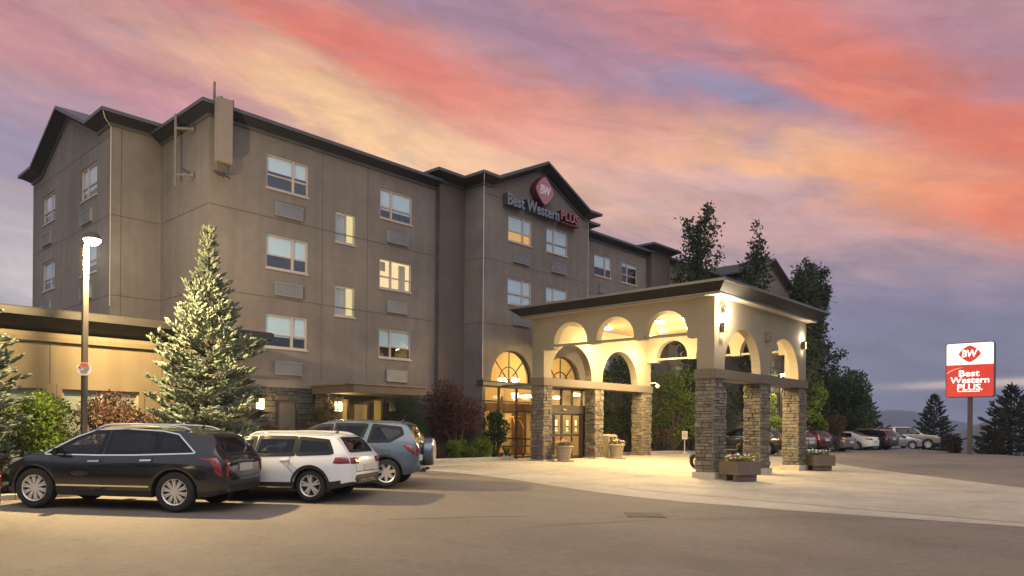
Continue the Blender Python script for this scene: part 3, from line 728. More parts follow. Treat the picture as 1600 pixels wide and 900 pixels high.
# flat roof over the side entrance
er = MB(); er.box(13.97,17.05,19.97,22.50,2.68,2.95,0); er.box(13.93,17.09,19.93,22.49,2.945,3.0,1)
er.build('side_entrance_roof', [mat('brown_fascia', (.115,.085,.062), .7, var=.1), mat('brown_fascia_cap', (.18,.14,.11), .6, var=.1)], hotel, bevel=.006)
sp = MB(); spf = fY(21.75)
stones(sp, fY(21.75), 14.15, 14.75, .15, 2.68, 31, 5, (3,3,1,1,.4)); stones(sp, fX(14.15), -22.5, -21.75, .15, 2.68, 32, 5, (3,3,1,1,.4)); sp.box(14.17,14.73,21.77,22.5,.1,2.68,5)
sp.box(14.735,14.75,21.8,22.5,.1,2.68,5); sp.build('stone_pier', ST+[mortar], hotel, fix=False)
# ------------------------------------------------------------------ lobby front and interior
lf = MB(); f = fg; z0 = .22
for u in (21.24, 22.15, 23.25, 24.35): lf.boxf(f, u-.035, u+.035, z0, 3.30, .02, .12)
for z in (z0+.05, .75, 2.66, 3.26): lf.boxf(f, 21.2, 24.4, z-.03, z+.03, .025, .115)
for uc in (22.9, 26.42):
    for a in (45, 90, 135):
        c, s = math.cos(R(a)), math.sin(R(a))
        lf.tube([f(uc+.0*c, 3.52, .2), f(uc+1.28*c, 3.5+1.34*s, .2)], .032, 6)
    lf.tube([f(uc+.62*math.cos(R(t)), 3.5+.66*math.sin(R(t)), .2) for t in range(0, 181, 12)], .03, 6)
    lf.tube([f(uc+1.28*math.cos(R(t)), 3.5+1.34*math.sin(R(t)), .2) for t in range(0, 181, 9)], .035, 6)
lfo = lf.build('lobby_window', bronze, hotel)
g = MB(); g.boxf(f, 21.2, 24.4, z0, 3.28, .068, .072)
for uc in (22.9, 26.42):
    g.add([f(uc+1.28*math.cos(R(t)), 3.5+1.34*math.sin(R(t)), .202) for t in range(0, 181, 9)], [tuple(range(21))])
g.build('pane', lobby_glass, lfo, fix=False)
cream = mat('lobby_plaster', (.60,.47,.25), .85, var=.06, vscale=1)
li = MB(); x0, x1, y0, y1, zz0, zz1 = 21.18, 28.1, Yg+.13, 28.0, .2, 5.6
li.add([(x0,y0,zz0),(x1,y0,zz0),(x1,y1,zz0),(x0,y1,zz0),(x0,y0+.2,zz1),(x1,y0+.2,zz1),(x1,y1,zz1),(x0,y1,zz1)], [(4,5,6,7),(1,2,6,5),(2,3,7,6),(3,0,4,7)])
li.add([(x0,y0,zz0),(x1,y0,zz0),(x1,y1,zz0),(x0,y1,zz0)], [(0,1,2,3)], 1)
wd = 2   # bulkhead, timber panels, reception front
li.box(x0+.02, x1-.02, 24.4, 24.9, 2.35, 2.75, wd); li.box(22.6,23.2,27.6,27.95,.2,2.4,wd); li.box(24.6,26.4,26.2,26.9,.2,1.25,wd); li.box(28.0,28.09,22.3,23.2,.2,2.3,3); li.box(28.0,28.09,24.95,25.9,.2,2.3,wd); li.box(27.95,28.09,26.6,26.7,.2,3.2,wd); li.box(27.95,28.09,23.75,23.85,.2,3.2,wd); li.box(25.6,25.95,24.45,24.8,.2,2.36,0); li.box(21.3,22.0,27.7,27.95,.8,2.0,3); li.box(23.5,24.4,27.8,27.98,.2,2.3,3)
li.build('lobby', [cream, mat('lobby_tile', (.30,.22,.13), .35, var=.15, vscale=3), mat('lobby_timber', (.13,.065,.025), .5, var=.25, vscale=4, stretch=(1,1,.2)), mat('lobby_dark', (.06,.045,.03), .6, var=.2)], hotel, fix=False)
lamp('lobby_light', (23.0, 24.0, 4.6), 250, (1,.74,.36), .3, parent=hotel); lamp('lobby_light', (26.0, 25.4, 4.4), 200, (1,.74,.36), .3, parent=hotel); lamp('lobby_light', (22.6, 23.2, 2.2), 90, (1,.74,.36), .15, parent=hotel); lamp('lobby_light', (24.0, 26.4, 2.0), 110, (1,.74,.36), .15, parent=hotel)
CHX = 24.62
ch = thing('chandelier', 'lit brass chandelier with glass globes hanging behind the arched lobby window', 'chandelier', (CHX, 23.0, 3.75))
m = MB(); m.tube([(CHX,23,5.6),(CHX,23,3.7)], .015); m.lathe([(.0,3.55),(.05,3.6),(.06,3.75),(.02,3.9)], (CHX,23,0), 12)
for k in range(7):
    a = k*2*math.pi/7; c, s = math.cos(a), math.sin(a)
    m.tube([(CHX,23,3.62),(CHX+.2*c,23+.2*s,3.52),(CHX+.38*c,23+.38*s,3.58),(CHX+.42*c,23+.42*s,3.68)], .012, 6)
m.build('arms', mat('brass', (.6,.4,.14), .3, .9), ch)
for k in range(7):
    a = k*2*math.pi/7; b = MB(); c = (CHX+.42*math.cos(a), 23+.42*math.sin(a), 3.75)
    b.lathe([(.02,-.09),(.075,-.05),(.095,.0),(.075,.06),(.03,.09)], c, 12); b.build('globe', emit('chandelier_globe', (1,.85,.55), 30), ch, smooth=True)
hang = [(24.55,22.5,3.05),(25.9,23.2,3.0),(24.9,20.3,2.85),(23.0,20.3,2.85),(25.3,19.55,2.98)]
# vestibule with sliding doors between the first two inner pillars
vs_ = thing('sliding_door_vestibule', 'glazed vestibule with dark framed sliding doors between the inner stone pillars', 'entrance', (24.1, 19.4, .22))
v = MB(); fv = fY(19.36); a, b = 22.3, 25.85
for u in (22.62, 23.34, 24.08, 24.82, 25.5): v.boxf(fv, u-.035, u+.035, 2.53, 3.24, .0, .09, 0)
v.boxf(fv, a, b, 3.18, 3.25, -.004, .095, 0); v.boxf(fv, a, b, 2.20, 2.53, -.05, .14, 1); v.boxf(fv, 25.44, b, .22, 2.2, .0, .09, 0); v.boxf(fv, a, 22.62, .22, 2.2, .0, .09, 0)
v.boxf(fv, a, b, .20, .25, .004, .1, 0)
v.box(a-.05, b+.05, 19.30, 21.14, 3.27, 3.36, 2); v.box(b-.04, b+.02, 19.45, 21.14, .2, 3.26, 3)
for z in (1.1, 2.2): v.box(a-.02, a+.03, 19.46, 21.14, z-.03, z+.03, 0)
v.box(a-.02,a+.03,20.3,20.36,.2,3.2,0)
v.build('frame', [bronze, mat('door_header', (.085,.075,.066), .45, .3, var=.1), mat('vestibule_roof', (.14,.12,.10), .8), cream], vs_)
for u0, u1, w in ((22.66,23.34,.04), (23.34,24.08,-.02), (24.08,24.82,-.02), (24.82,25.44,.04)):
    d = MB()
    for q in ((u0,u0+.06),(u1-.06,u1)): d.boxf(fv, *q, .24, 2.19, w, w+.05)
    for q in ((.24,.36),(1.20,1.30),(2.10,2.19)): d.boxf(fv, u0+.06, u1-.06, *q, w+.002, w+.048)
    do = d.build('door_leaf', bronze, vs_)
    p = MB(); p.boxf(fv, u0+.06, u1-.06, .36, 2.10, w+.022, w+.027); p.build('pane', lobby_glass, do)
    n = MB(); c = (u0+u1)/2
    n.boxf(fv, c-.09, c+.09, 1.42, 1.46, w+.016, w+.021); n.boxf(fv, c-.05, c+.05, 1.50, 1.56, w+.016, w+.021); n.boxf(fv, c-.07, c+.07, 1.44+.22, 1.9, w+.016, w+.02)
    n.build('notice', mat('paper', (.72,.68,.6), .8, var=.2, vscale=25), do)
p = MB(); p.boxf(fv, a, b, 2.53, 3.2, .04, .045); p.box(a-.0, a+.006, 19.5, 21.1, .25, 3.2); p.build('transom_pane', lobby_glass, vs_)
sn = MB(); sn.boxf(fv, 24.02, 24.28, 2.30, 2.37, -.11, -.05); sn.build('motion_sensor', mat('sensor_plastic', (.3,.28,.25), .5), vs_, bevel=.01)
lamp('vestibule_light', (24.2, 20.3, 2.95), 60, (1,.75,.38), .15, parent=hotel)
def text_mb(body, size, bold=0., extrude=.0, shear=0., space=1., align='CENTER'):
    """writing as a mesh in the local x-y plane"""
    cu = bpy.data.curves.new('lettering', 'FONT'); cu.body = body; cu.size = size; cu.offset = bold; cu.extrude = extrude; cu.shear = shear; cu.space_character = space
    cu.align_x = align; cu.resolution_u = 6
    ob = bpy.data.objects.new('lettering', cu); COL.objects.link(ob)
    dg = bpy.context.evaluated_depsgraph_get(); dg.update()
    me = bpy.data.meshes.new_from_object(ob.evaluated_get(dg)); bpy.data.objects.remove(ob); bpy.data.curves.remove(cu)
    m = MB(); m.add([tuple(v.co) for v in me.vertices], [tuple(p.vertices) for p in me.polygons]); bpy.data.meshes.remove(me)
    return m
def fit(m, w=None, h=None):
    xs_ = [p[0] for p in m.v]; ys_ = [p[1] for p in m.v]; sx_ = w/(max(xs_)-min(xs_)) if w else 1; sy = h/(max(ys_)-min(ys_)) if h else 1
    cx, cy = (max(xs_)+min(xs_))/2, (max(ys_)+min(ys_))/2
    m.v = [((p[0]-cx)*sx_, (p[1]-cy)*sy, p[2]) for p in m.v]; return m
def place(m, f, u, v, w=0.):
    m.v = [f(u+p[0], v+p[1], w-p[2]) for p in m.v]; return m
t = place(fit(text_mb('60', .2, .006), None, .17), fv, 22.78, 2.66, .036); t.build('street_number', mat('white_vinyl', (.75,.72,.66), .6), vs_, fix=False)
# luggage cart inside the lobby
lc = thing('luggage_cart', 'brass birdcage luggage cart standing inside the lobby window', 'luggage cart', (23.75, 21.9, .2))
m = MB(); br = MATS['brass']; cx, cy = 23.75, 21.9
for sx_ in (-1, 1):
    for sy in (-1, 1): m.tube([(cx+sx_*.28, cy+sy*.42, .42), (cx+sx_*.28, cy+sy*.42, 1.55), (cx+sx_*.2, cy+sy*.3, 1.85), (cx, cy, 2.05)], .018)
m.tube([(cx-.28,cy-.42,1.05),(cx+.28,cy-.42,1.05)], .014); m.tube([(cx,cy-.45,2.05),(cx,cy+.45,2.05)], .018); m.build('cage', br, lc)
m = MB(); m.box(cx-.32,cx+.32,cy-.5,cy+.5,.36,.43); m.build('deck', mat('red_carpet', (.16,.03,.025), .95), lc, bevel=.01)
for sx_ in (-1, 1):
    for sy in (-1, 1):
        m = MB(); m.lathe([(.02,-.02),(.08,-.02),(.085,0),(.08,.02),(.02,.02)], (cx+sx_*.26, cy+sy*.42, .285), 14, axis='y'); m.build('wheel', mat('black_rubber', (.02,.02,.02), .8), lc)
# ceiling lamps seen through the glass and beyond the pillars
for i, (x, y, z) in enumerate(hang):
    lab = ['lit square ceiling lamp just inside the tall lobby window', 'lit square ceiling lamp deeper in the lobby behind the mullions', 'lit square ceiling lamp in the right half of the sliding door vestibule', 'lit square ceiling lamp in the left half of the sliding door vestibule', 'lit square ceiling lamp close behind the transom glass beside the middle pillar'][i]
    q = thing('ceiling_lamp', lab, 'lamp', (x, y, z), group='lit square ceiling lamps around the lobby')
    m = MB(); m.box(x-.13,x+.13,y-.13,y+.13,z-.02,z+.10); m.build('diffuser', emit('lamp_diffuser', (1,.80,.45), 7), q, bevel=.01)
    m = MB(); m.box(x-.15,x+.15,y-.15,y+.15,z+.101,z+.13); m.build('canopy_plate', MATS['brass'], q)

# ------------------------------------------------------------------ entrance canopy
can = thing('entrance_canopy', 'cream arched entrance canopy on stacked stone pillars over the driveway', 'canopy', (26.05, 15.3, 0))
cream_w = mat('cream_stucco', (.225,.194,.146), .88, var=.05, vscale=1.4, bump=.12, bscale=140, blotch=.06)
beam_m = mat('tan_beam', (.115,.095,.078), .85, var=.08, vscale=2, bump=.1, bscale=120)
x0, x1, y0, y1 = 22.08, 30.0, 11.34, 19.3
T = .34
cw = MB(); f1 = fY(y0)
AF = [(24.24,1.42,3.58,1.50),(27.81,1.42,3.58,1.50)]
arch_wall(cw, f1, x0, x1, 3.57, 6.0, AF, 0, T)
f2 = fY(18.69)
AB = [(23.9,1.38,3.58,1.45),(27.45,1.38,3.58,1.45)]
arch_wall(cw, f2, x0, x1, 3.57, 6.0, AB, 0, T)
AH = [(-17.37,.81,4.84,.82),(-15.30,.83,4.84,.82),(-13.19,.85,4.84,.82)]
def hang_wall(X):
    f = fX(X)
    arch_wall(cw, f, -18.69, -11.97+.28, 4.74, 6.0, AH, 0, T)
    for a, b in ((-18.69,-18.18),(-12.34,-11.69)): cw.boxf(f, a, b, 4.66, 4.741, .003, T-.003)
    for (uc, hw, vs, vh) in AH: cw.boxf(f, uc-hw+.001, uc+hw-.001, 4.77, 4.85, .08, T-.08)
hang_wall(x0+.002); hang_wall(x1-T-.002)
for (px, py0, py1) in ((x0, y0+T, 11.97), (x1-.62, y0+T, 11.97), (x0, 18.69+T, y1), (x1-.62, 18.69+T, y1)): cw.box(px+.001, px+.62, py0, py1, 3.57, 5.99)
cw.build('wall', cream_w, can, fix=False)
# hanging lower band of the ceiling and the soffit boards
ce = MB(); ce.box(x0+.35, x1-.35, y0+.35, y1-.3, 5.80, 5.86, 0)
for i in range(30): ce.box(x0+.36, x1-.36, y0+.5+i*.235, y0+.515+i*.235, 5.794, 5.801, 0)
ce.build('ceiling', mat('canopy_ceiling', (.17,.14,.085), .9, var=.08, vscale=2, spec=.2), can)
for (yy, nm) in ((y0, 'beam'), (18.61, 'beam')):
    b = MB(); b.box(x0-.08, x1+.08, yy-.08 if yy == y0 else yy, yy+.70, 3.25, 3.57); b.build('beam', beam_m, can, bevel=.012)
rp = MB()
prof = [(0,-.04),(.33,-.03),(.35,0),(.35,.05),(.37,.06),(.68,.30),(.72,.30),(.72,.385),(.66,.40),(-.5,.44),(-.5,.2)]
loop = [(26,y1,6.0),(x0,y1,6.0),(x0,y0,6.0),(x1,y0,6.0),(x1,y1,6.0),(26,y1,6.0)]
cornice(rp, loop, prof, [2,1,1,0,0,0,1,1,0,0], False, False)
rp.box(x0+.4, x1-.4, y0+.4, y1-.4, 6.36, 6.44, 0)
rp.build('roof', [mat('canopy_fascia', (.021,.019,.019), .75, var=.12, spec=.2), mat('canopy_edge', (.11,.112,.122), .45, var=.06), mat('canopy_soffit', (.42,.37,.29), .85)], can, fix=False)
# pillars: ledge stone on a concrete plinth
def pillar(u0, u1, v0, v1, seed, plinth=True, dark=False):
    g = ground((u0+u1)/2, (v0+v1)/2); zb = g + (.22 if plinth else .0)
    m = MB(); wts = (3,3,1.2,.6,.2)
    stones(m, fY(v0), u0, u1, zb, 3.25, seed, 5, wts); stones(m, fX(u0), -v1, -v0, zb, 3.25, seed+1, 5, wts)
    stones(m, lambda u, v, w: (-u, v1-w, v), -u1, -u0, zb, 3.25, seed+2, 5, wts); stones(m, lambda u, v, w: (u1-w, u, v), v0, v1, zb, 3.25, seed+3, 5, wts)
    m.box(u0+.02, u1-.02, v0+.02, v1-.02, zb, 3.25, 5)
    o = m.build('pillar', ST+[mortar], can, fix=False)
    p = MB(); p.box(u0-.10, u1+.10, v0-.10, v1+.10, g-.15, g+(.22 if plinth else .06)); p.build('plinth', kerb_m, o, bevel=.015)
pillar(22.08, 22.88, 11.34, 11.97, 11); pillar(25.68, 26.45, 11.34, 11.95, 21); pillar(29.25, 30.02, 11.34, 11.95, 33)
pillar(22.08, 22.56, 18.69, 19.3, 44, False); pillar(25.55, 26.1, 18.69, 19.2, 55, False); pillar(29.3, 30.03, 18.69, 19.25, 66, False)
# recessed downlights
k = 0
for (x, y) in ((24.9,17.6),(24.7,15.0),(24.6,13.8),(26.9,16.2),(26.95,14.9),(28.4,17.6),(27.0,12.7)):
    q = MB(); q.lathe([(.20,5.80),(.22,5.79),(.23,5.76),(.20,5.745),(.195,5.76)], (x,y,0), 24, mi=1, caps=False); q.lathe([(.197,5.755),(.19,5.72),(.15,5.685),(.08,5.66),(.001,5.655)], (x,y,0), 24, mi=0, caps=False)
    q.build('downlight', [emit('downlight_lens', (1,.86,.6), 22), mat('downlight_rim', (.6,.55,.45), .5)], can, fix=False)
    lamp('downlight_beam', (x, y, 5.60), 360, (1,.72,.33), .16, 'SPOT', parent=can, spot=168, blend=.45); lamp('downlight_fill', (x, y, 4.75), 300, (1,.72,.33), .2, parent=can)  # unseen fill lamp added below each downlight to brighten the inner walls
def sconce(name, label, x, y, z, lit, grp='box sconces on the canopy front'):
    s = thing(name, label, 'sconce', (x, y, z), group=grp)
    m = MB(); m.box(x-.085,x+.085,y-.02,y-.001,z-.17,z+.17); 
    for a in (-.085,.065): m.box(x+a,x+a+.02,y-.16,y-.02,z-.16,z+.16)
    for a in (-.16,-.02,.135): m.box(x-.065,x+.065,y-.162,y-.022,z+a,z+a+.025)
    m.build('housing', mat('sconce_metal', (.09,.08,.07), .4, .6), s)
    m = MB(); m.box(x-.06,x+.06,y-.14,y-.024,z-.13,z+.13); m.build('glass', emit('sconce_glass', (1,.78,.42), 6) if lit else mat('sconce_glass_off', (.42,.40,.35), .3), s)
    if lit:
        lamp('sconce_up', (x, y-.12, z+.30), 26, (1,.86,.62), .03, parent=s); lamp('sconce_down', (x, y-.12, z-.25), 5, (1,.8,.5), .03, parent=s)
sconce('wall_sconce', 'lit box sconce under the bright floodlight on the nearest canopy corner', 22.56, y0, 4.97, True)
sconce('wall_sconce', 'unlit box sconce between the two outer canopy arches', 26.11, y0, 5.0, False)
sconce('wall_sconce', 'lit box sconce at the far right end of the outer canopy wall', 29.58, y0, 4.98, True)
fl_ = thing('floodlight', 'bright round floodlight high on the nearest corner of the canopy', 'floodlight', (22.62, y0, 5.5))
m = MB(); m.lathe([(.05,-.10),(.12,-.06),(.135,.04),(.12,.06)], (22.62,y0-.15,5.5), 16, axis='y'); m.box(22.58,22.66,y0-.1,y0-.001,5.46,5.54); m.build('housing', mat('floodlight_metal', (.3,.29,.27), .4, .5), fl_)
m = MB(); m.lathe([(.001,-.125),(.08,-.13),(.135,-.11),(.155,-.085)], (22.62,y0-.15,5.5), 16, axis='y'); m.build('lens', emit('floodlight_lens', (1,.9,.68), 60), fl_, smooth=True)
lamp('floodlight_beam', (22.62, y0-.40, 5.46), 270, (1,.82,.52), .06, parent=fl_)
# dome camera on the inner wall
cmr = thing('dome_camera', 'white dome security camera on a bracket at the inner canopy corner', 'security camera', (30.2, 18.7, 3.62))
m = MB(); m.tube([(30.0,18.75,3.72),(30.28,18.62,3.76),(30.38,18.55,3.70)], .03); m.lathe([(.02,.10),(.09,.07),(.12,.0),(.11,-.02)], (30.38,18.55,3.6), 16); m.build('housing', mat('white_plastic', (.7,.68,.62), .4), cmr, smooth=True)
m = MB(); m.lathe([(.10,-.02),(.085,-.08),(.03,-.11),(.001,-.115)], (30.38,18.55,3.6), 16); m.build('dome', mat('smoked_dome', (.5,.47,.42), .15), cmr, smooth=True)

# ------------------------------------------------------------------ low conference building on the left
low = thing('low_building', 'single storey tan building with a deep dark eave beside the hotel', 'building', (2, 20.6, .0))
tan_st = mat('tan_stucco', (.28,.215,.125), .9, var=.06, vscale=1.5, bump=.15, bscale=140, blotch=.08); streaks(tan_st, .9)
LWH = [(5.7,7.53,.9,2.44),(3.44,5.33,.9,2.44),(-.2,1.6,.9,2.44)]
m = MB(); f = fY(20.6); wall_sheet(m, f, -12, 10.54, -.15, 3.75, LWH, .14); m.add([(10.54,20.6,-.15),(10.54,22.52,-.15),(10.54,22.52,3.75),(10.54,20.6,3.75)], [(0,1,2,3)])
for u in (5.43,8.12,2.15,-1.5): m.boxf(f, u-.012, u+.012, .1, 3.55, -.003, .01, 1)
for (a, b, c, d) in LWH:
    for q in ((a-.12,a,c,d),(b,b+.12,c,d),(a-.12,b+.12,d,d+.12)): m.boxf(f, *q, -.03, .0, 0)
m.build('wall', [tan_st, seam_m], low, fix=False)
m = MB(); cornice(m, [(-12,26.2,3.60),(-12,20.6,3.60),(10.54,20.6,3.60),(10.54,22.52,3.60)], [(.004,0),(.10,0),(.12,.11),(.12,.215),(.02,.215),(.32,.365),(.56,.54),(.59,.54),(.59,.71),(.54,.75),(-.6,.77),(-.6,.54)], [0,0,0,1,1,1,2,2,2,1,1])
m.box(-11.9,10.1,20.75,26.1,4.18,4.3,1); m.build('eave', [mat('tan_band', (.27,.21,.125), .85, var=.06), mat('brown_eave', (.032,.027,.021), .7, var=.12), mat('brown_eave_edge', (.045,.038,.03), .6, var=.1)], low, fix=False)
for (a, b, c, d) in LWH:
    w = MB(); t = .05
    for q in ((a,b,c,c+t),(a,b,d-t,d),(a,a+t,c+t,d-t),(b-t,b,c+t,d-t),((a+b)/2-.03,(a+b)/2+.03,c+t,d-t)): w.boxf(f, *q, .05, .12)
    wo_ = w.build('window', mat('cream_frame', (.55,.45,.30), .5), low)
    g = MB(); g.boxf(f, a+t, b-t, c+t, d-t, .085, .089); g.build('pane', pane_m, wo_)
    g = MB(); g.boxf(f, a+t, b-t, c+t, d-t, .10, .105); g.build('blind', mat('cream_blind', (.70,.62,.42), .85, var=.06, stretch=(.3,.3,25)), wo_)
# wall lanterns
def lantern(label, x, y, z, lit):
    s = thing('wall_lantern', label, 'lantern', (x, y, z), group='square wall lanterns by the side entrance')
    m = MB(); m.box(x-.05,x+.05,y-.06,y-.001,z+.05,z+.16); m.box(x-.12,x+.12,y-.26,y-.02,z+.17,z+.20); m.box(x-.12,x+.12,y-.26,y-.02,z-.19,z-.16)
    for a in (-.11,.09):
        for b in (-.25,-.05): m.box(x+a,x+a+.02,y+b,y+b+.02,z-.16,z+.17)
    m.box(x-.11,x+.11,y-.255,y-.245,z-.01,z+.01); m.build('cage', mat('lantern_metal', (.06,.05,.04), .5, .4), s)
    m = MB(); m.box(x-.085,x+.085,y-.225,y-.055,z-.155,z+.165); m.build('glass', emit('lantern_glass', (1,.74,.32), 9) if lit else mat('lantern_glass_off', (.5,.48,.42), .4), s)
    if lit: lamp('lantern_light', (x, y-.36, z), 42, (1,.72,.32), .06, parent=s)
lantern('lit square lantern on the dark stone wall behind the tall blue spruce', 11.95, Ym-.04, 2.27, True)
lantern('lit square lantern on the stone pier left of the side entrance door', 14.45, 21.71, 2.25, True)
lantern('unlit pale square lantern on the wall right of the side entrance door', 17.4, Ym-.04, 2.3, False)
# roof antenna panel and pipe mast on the corner of the hotel
an = thing('antenna_panel', 'tall tan antenna panel mounted at the top corner of the hotel', 'antenna', (10.55, 22.05, 9.7)); am = mat('antenna_tan', (.24,.2,.165), .6, var=.05)
m = MB(); m.box(10.22,10.72,21.88,22.12,9.72,11.72); m.build('panel', am, an, bevel=.02)
m = MB()
for z in (9.95, 11.2): m.tube([(10.5,22.1,z),(10.5,22.54,z)], .04)
m.tube([(10.5,22.22,9.5),(10.5,22.22,11.9)], .03); m.build('bracket', am, an)
m = MB()
for i in range(6):
    x = 10.30+i*.065; m.tube([(x,22.0,9.73),(x+.02,22.0,9.52-.03*i),(x+.10,22.1,9.38-.03*(i%3)),(x+.16,22.35,9.45),(x+.1,22.52,9.6)], .012, 6)
m.build('wiring', mat('black_cable', (.05,.045,.04), .6), an)
pm = thing('pipe_mast', 'thin vertical pipe mast on two stand off arms near the hotel corner', 'mast', (9.8, 23.95, 9.2))
m = MB(); m.tube([(9.8,23.95,9.25),(9.8,23.95,11.6)], .045); m.build('pipe', mat('mast_tan', (.17,.145,.12), .6), pm)
for z in (9.65, 11.15):
    m = MB(); m.tube([(9.8,23.95,z),(10.2,23.6,z)], .045); m.tube([(10.17,23.62,z),(10.249,23.55,z)], .09); m.build('arm', MATS['mast_tan'], pm)
for i, (x, y) in enumerate(((10.35,22.4),(11.05,22.6))):
    o = MB().tube([(x,y,11.6),(x,y,12.35 if i == 0 else 12.05)], .04, 8).build('roof_stub', MATS['mast_tan']); o.location = (0,0,0)
    tag(o, ['short vertical pipe rising behind the antenna panel','shorter vertical pipe on the roof edge right of the antenna panel'][i], 'pipe', 'pipes on the roof edge')
# ------------------------------------------------------------------ signs
def diamond(w, h, p=1.32, n=64):
    out = []
    for i in range(n):
        a = 2*math.pi*i/n; c, s = math.cos(a), math.sin(a)
        out.append((w/2*math.copysign(abs(c)**(2/p), c), h/2*math.copysign(abs(s)**(2/p), s)))
    return out
ws = thing('hotel_wall_sign', 'purple diamond emblem above raised grey and maroon lettering on the entrance gable', 'wall sign', (24.5, Yg, 11.0))
fe = fY(Yg)
m = MB(); m.prism([(24.55+u, 12.05+v) for u, v in diamond(1.28, 1.30)], fe, -.36, -.02); m.build('emblem_case', mat('maroon_case', (.085,.012,.022), .45, var=.1), ws, smooth=30)
m = MB(); m.prism([(24.55+u, 12.05+v) for u, v in diamond(1.20, 1.22)], fe, -.372, -.3605); eo = m.build('emblem_face', mat('emblem_plum', (.36,.17,.235), .35, var=.06), ws)
t = place(fit(text_mb('BW', .5, .012, .005, .12, .86), .72, .42), fe, 24.57, 12.07, -.379); t.build('lettering', mat('emblem_cream', (.72,.63,.58), .5), eo, fix=False)
grey_l = mat('letter_slate', (.17,.205,.26), .4, .1, var=.06); marn = mat('letter_plum', (.30,.12,.18), .4, var=.06)
t = place(fit(text_mb('Best Western', .5, .012, .13, 0, 1.02), 3.42, .50), fe, 23.92, 11.19, -.18); lo_ = t.build('lettering', mat('letter_side_shade', (.055,.058,.066), .5), ws, fix=False)  # letter sides coloured dark to stand for their shade
t = place(fit(text_mb('Best Western', .5, .012, .006, 0, 1.02), 3.42, .50), fe, 23.92, 11.19, -.318); t.build('letter_face', grey_l, lo_, fix=False)
t = place(fit(text_mb('PLUS', .5, .012, .13, 0, 1.05), 1.30, .42), fe, 26.42, 11.28, -.18); lo_ = t.build('lettering', mat('maroon_return', (.10,.014,.028), .45), ws, fix=False)
t = place(fit(text_mb('PLUS', .5, .012, .006, 0, 1.05), 1.30, .42), fe, 26.42, 11.28, -.318); t.build('letter_face', marn, lo_, fix=False)
m = MB(); m.boxf(fe, 25.78, 27.07, 10.92, 10.985, -.34, -.05); m.build('underline', mat('maroon_return', (.14,.02,.035), .45), ws)
# tall illuminated road sign
PX, PY = 56.3, 10.44; fs = lambda u, v, w: (PX+w, PY-u, v)
ps = thing('pole_sign', 'tall illuminated red and white hotel sign on a square post at the lot edge', 'sign', (PX, PY, ground(PX, PY)))
m = MB(); m.box(PX+.1,PX+.36,PY-.13,PY+.13,-.2,3.85); m.build('post', mat('sign_post', (.085,.06,.06), .6, var=.1), ps, bevel=.01)
def rrect(u0, u1, v0, v1, r, n=6, corners=(1,1,1,1)):
    out = []
    for k, (cx, cy, a0) in enumerate(((u0+r,v0+r,180),(u1-r,v0+r,270),(u1-r,v1-r,0),(u0+r,v1-r,90))):
        if corners[k]: out += [(cx+r*math.cos(R(a0+90*i/n)), cy+r*math.sin(R(a0+90*i/n))) for i in range(n+1)]
        else: out.append(((u0,v0),(u1,v0),(u1,v1),(u0,v1))[k])
    return out
za, zb, zs = 3.82, 7.48, 6.0
m = MB(); m.prism(rrect(-1.40,1.40,za,zb,.16), fs, .0, .46); m.build('cabinet', mat('sign_cabinet', (.10,.085,.09), .5, .2, var=.08), ps, smooth=30)
white_e = emit('sign_white', (1,.90,.74), 1.35); red_e = emit('sign_red', (.70,.045,.028), .85); wl_e = emit('sign_lettering', (1,.95,.88), 1.5)
m = MB(); m.prism(rrect(-1.35,1.35,zs,zb-.05,.12,6,(0,0,1,1)), fs, -.012, .001); m.build('white_panel', white_e, ps)
m = MB(); m.prism(rrect(-1.35,1.35,za+.05,zs-.004,.12,6,(1,1,0,0)), fs, -.011, .001); rp_ = m.build('red_panel', red_e, ps)
m = MB(); m.prism([(u, 6.72+v) for u, v in diamond(1.28, 1.14)], fs, -.024, -.0125); dm = m.build('emblem', red_e, ps)
t = place(fit(text_mb('BW', 1, .018, .0, .12, .95), 0.90, .48), fs, 0.0, 6.74, -.030); t.build('lettering', wl_e, dm, fix=False)
for s, w, h, v, u in (('Best',1.20,.42,5.42,-.03),('Western',2.24,.42,4.97,0),('PLUS.',1.46,.42,4.49,.02)):
    t = place(fit(text_mb(s, 1, .016, .0, .04, .98), w, h), fs, u, v, -.017); t.build('lettering', wl_e, rp_, fix=False)
m = MB(); m.boxf(fs, -.70, .60, 4.19, 4.235, -.019, -.0125); m.build('underline', wl_e, rp_)
m = MB(); pts = [(-1.34,5.42),(-1.1,5.58),(-.8,5.72),(-.4,5.82),(-.41,5.835),(-.82,5.755),(-1.12,5.625),(-1.34,5.47)]; m.prism(pts, fs, -.018, -.0118); m.build('swoosh', emit('sign_swoosh', (1,.55,.35), 1.0), rp_)

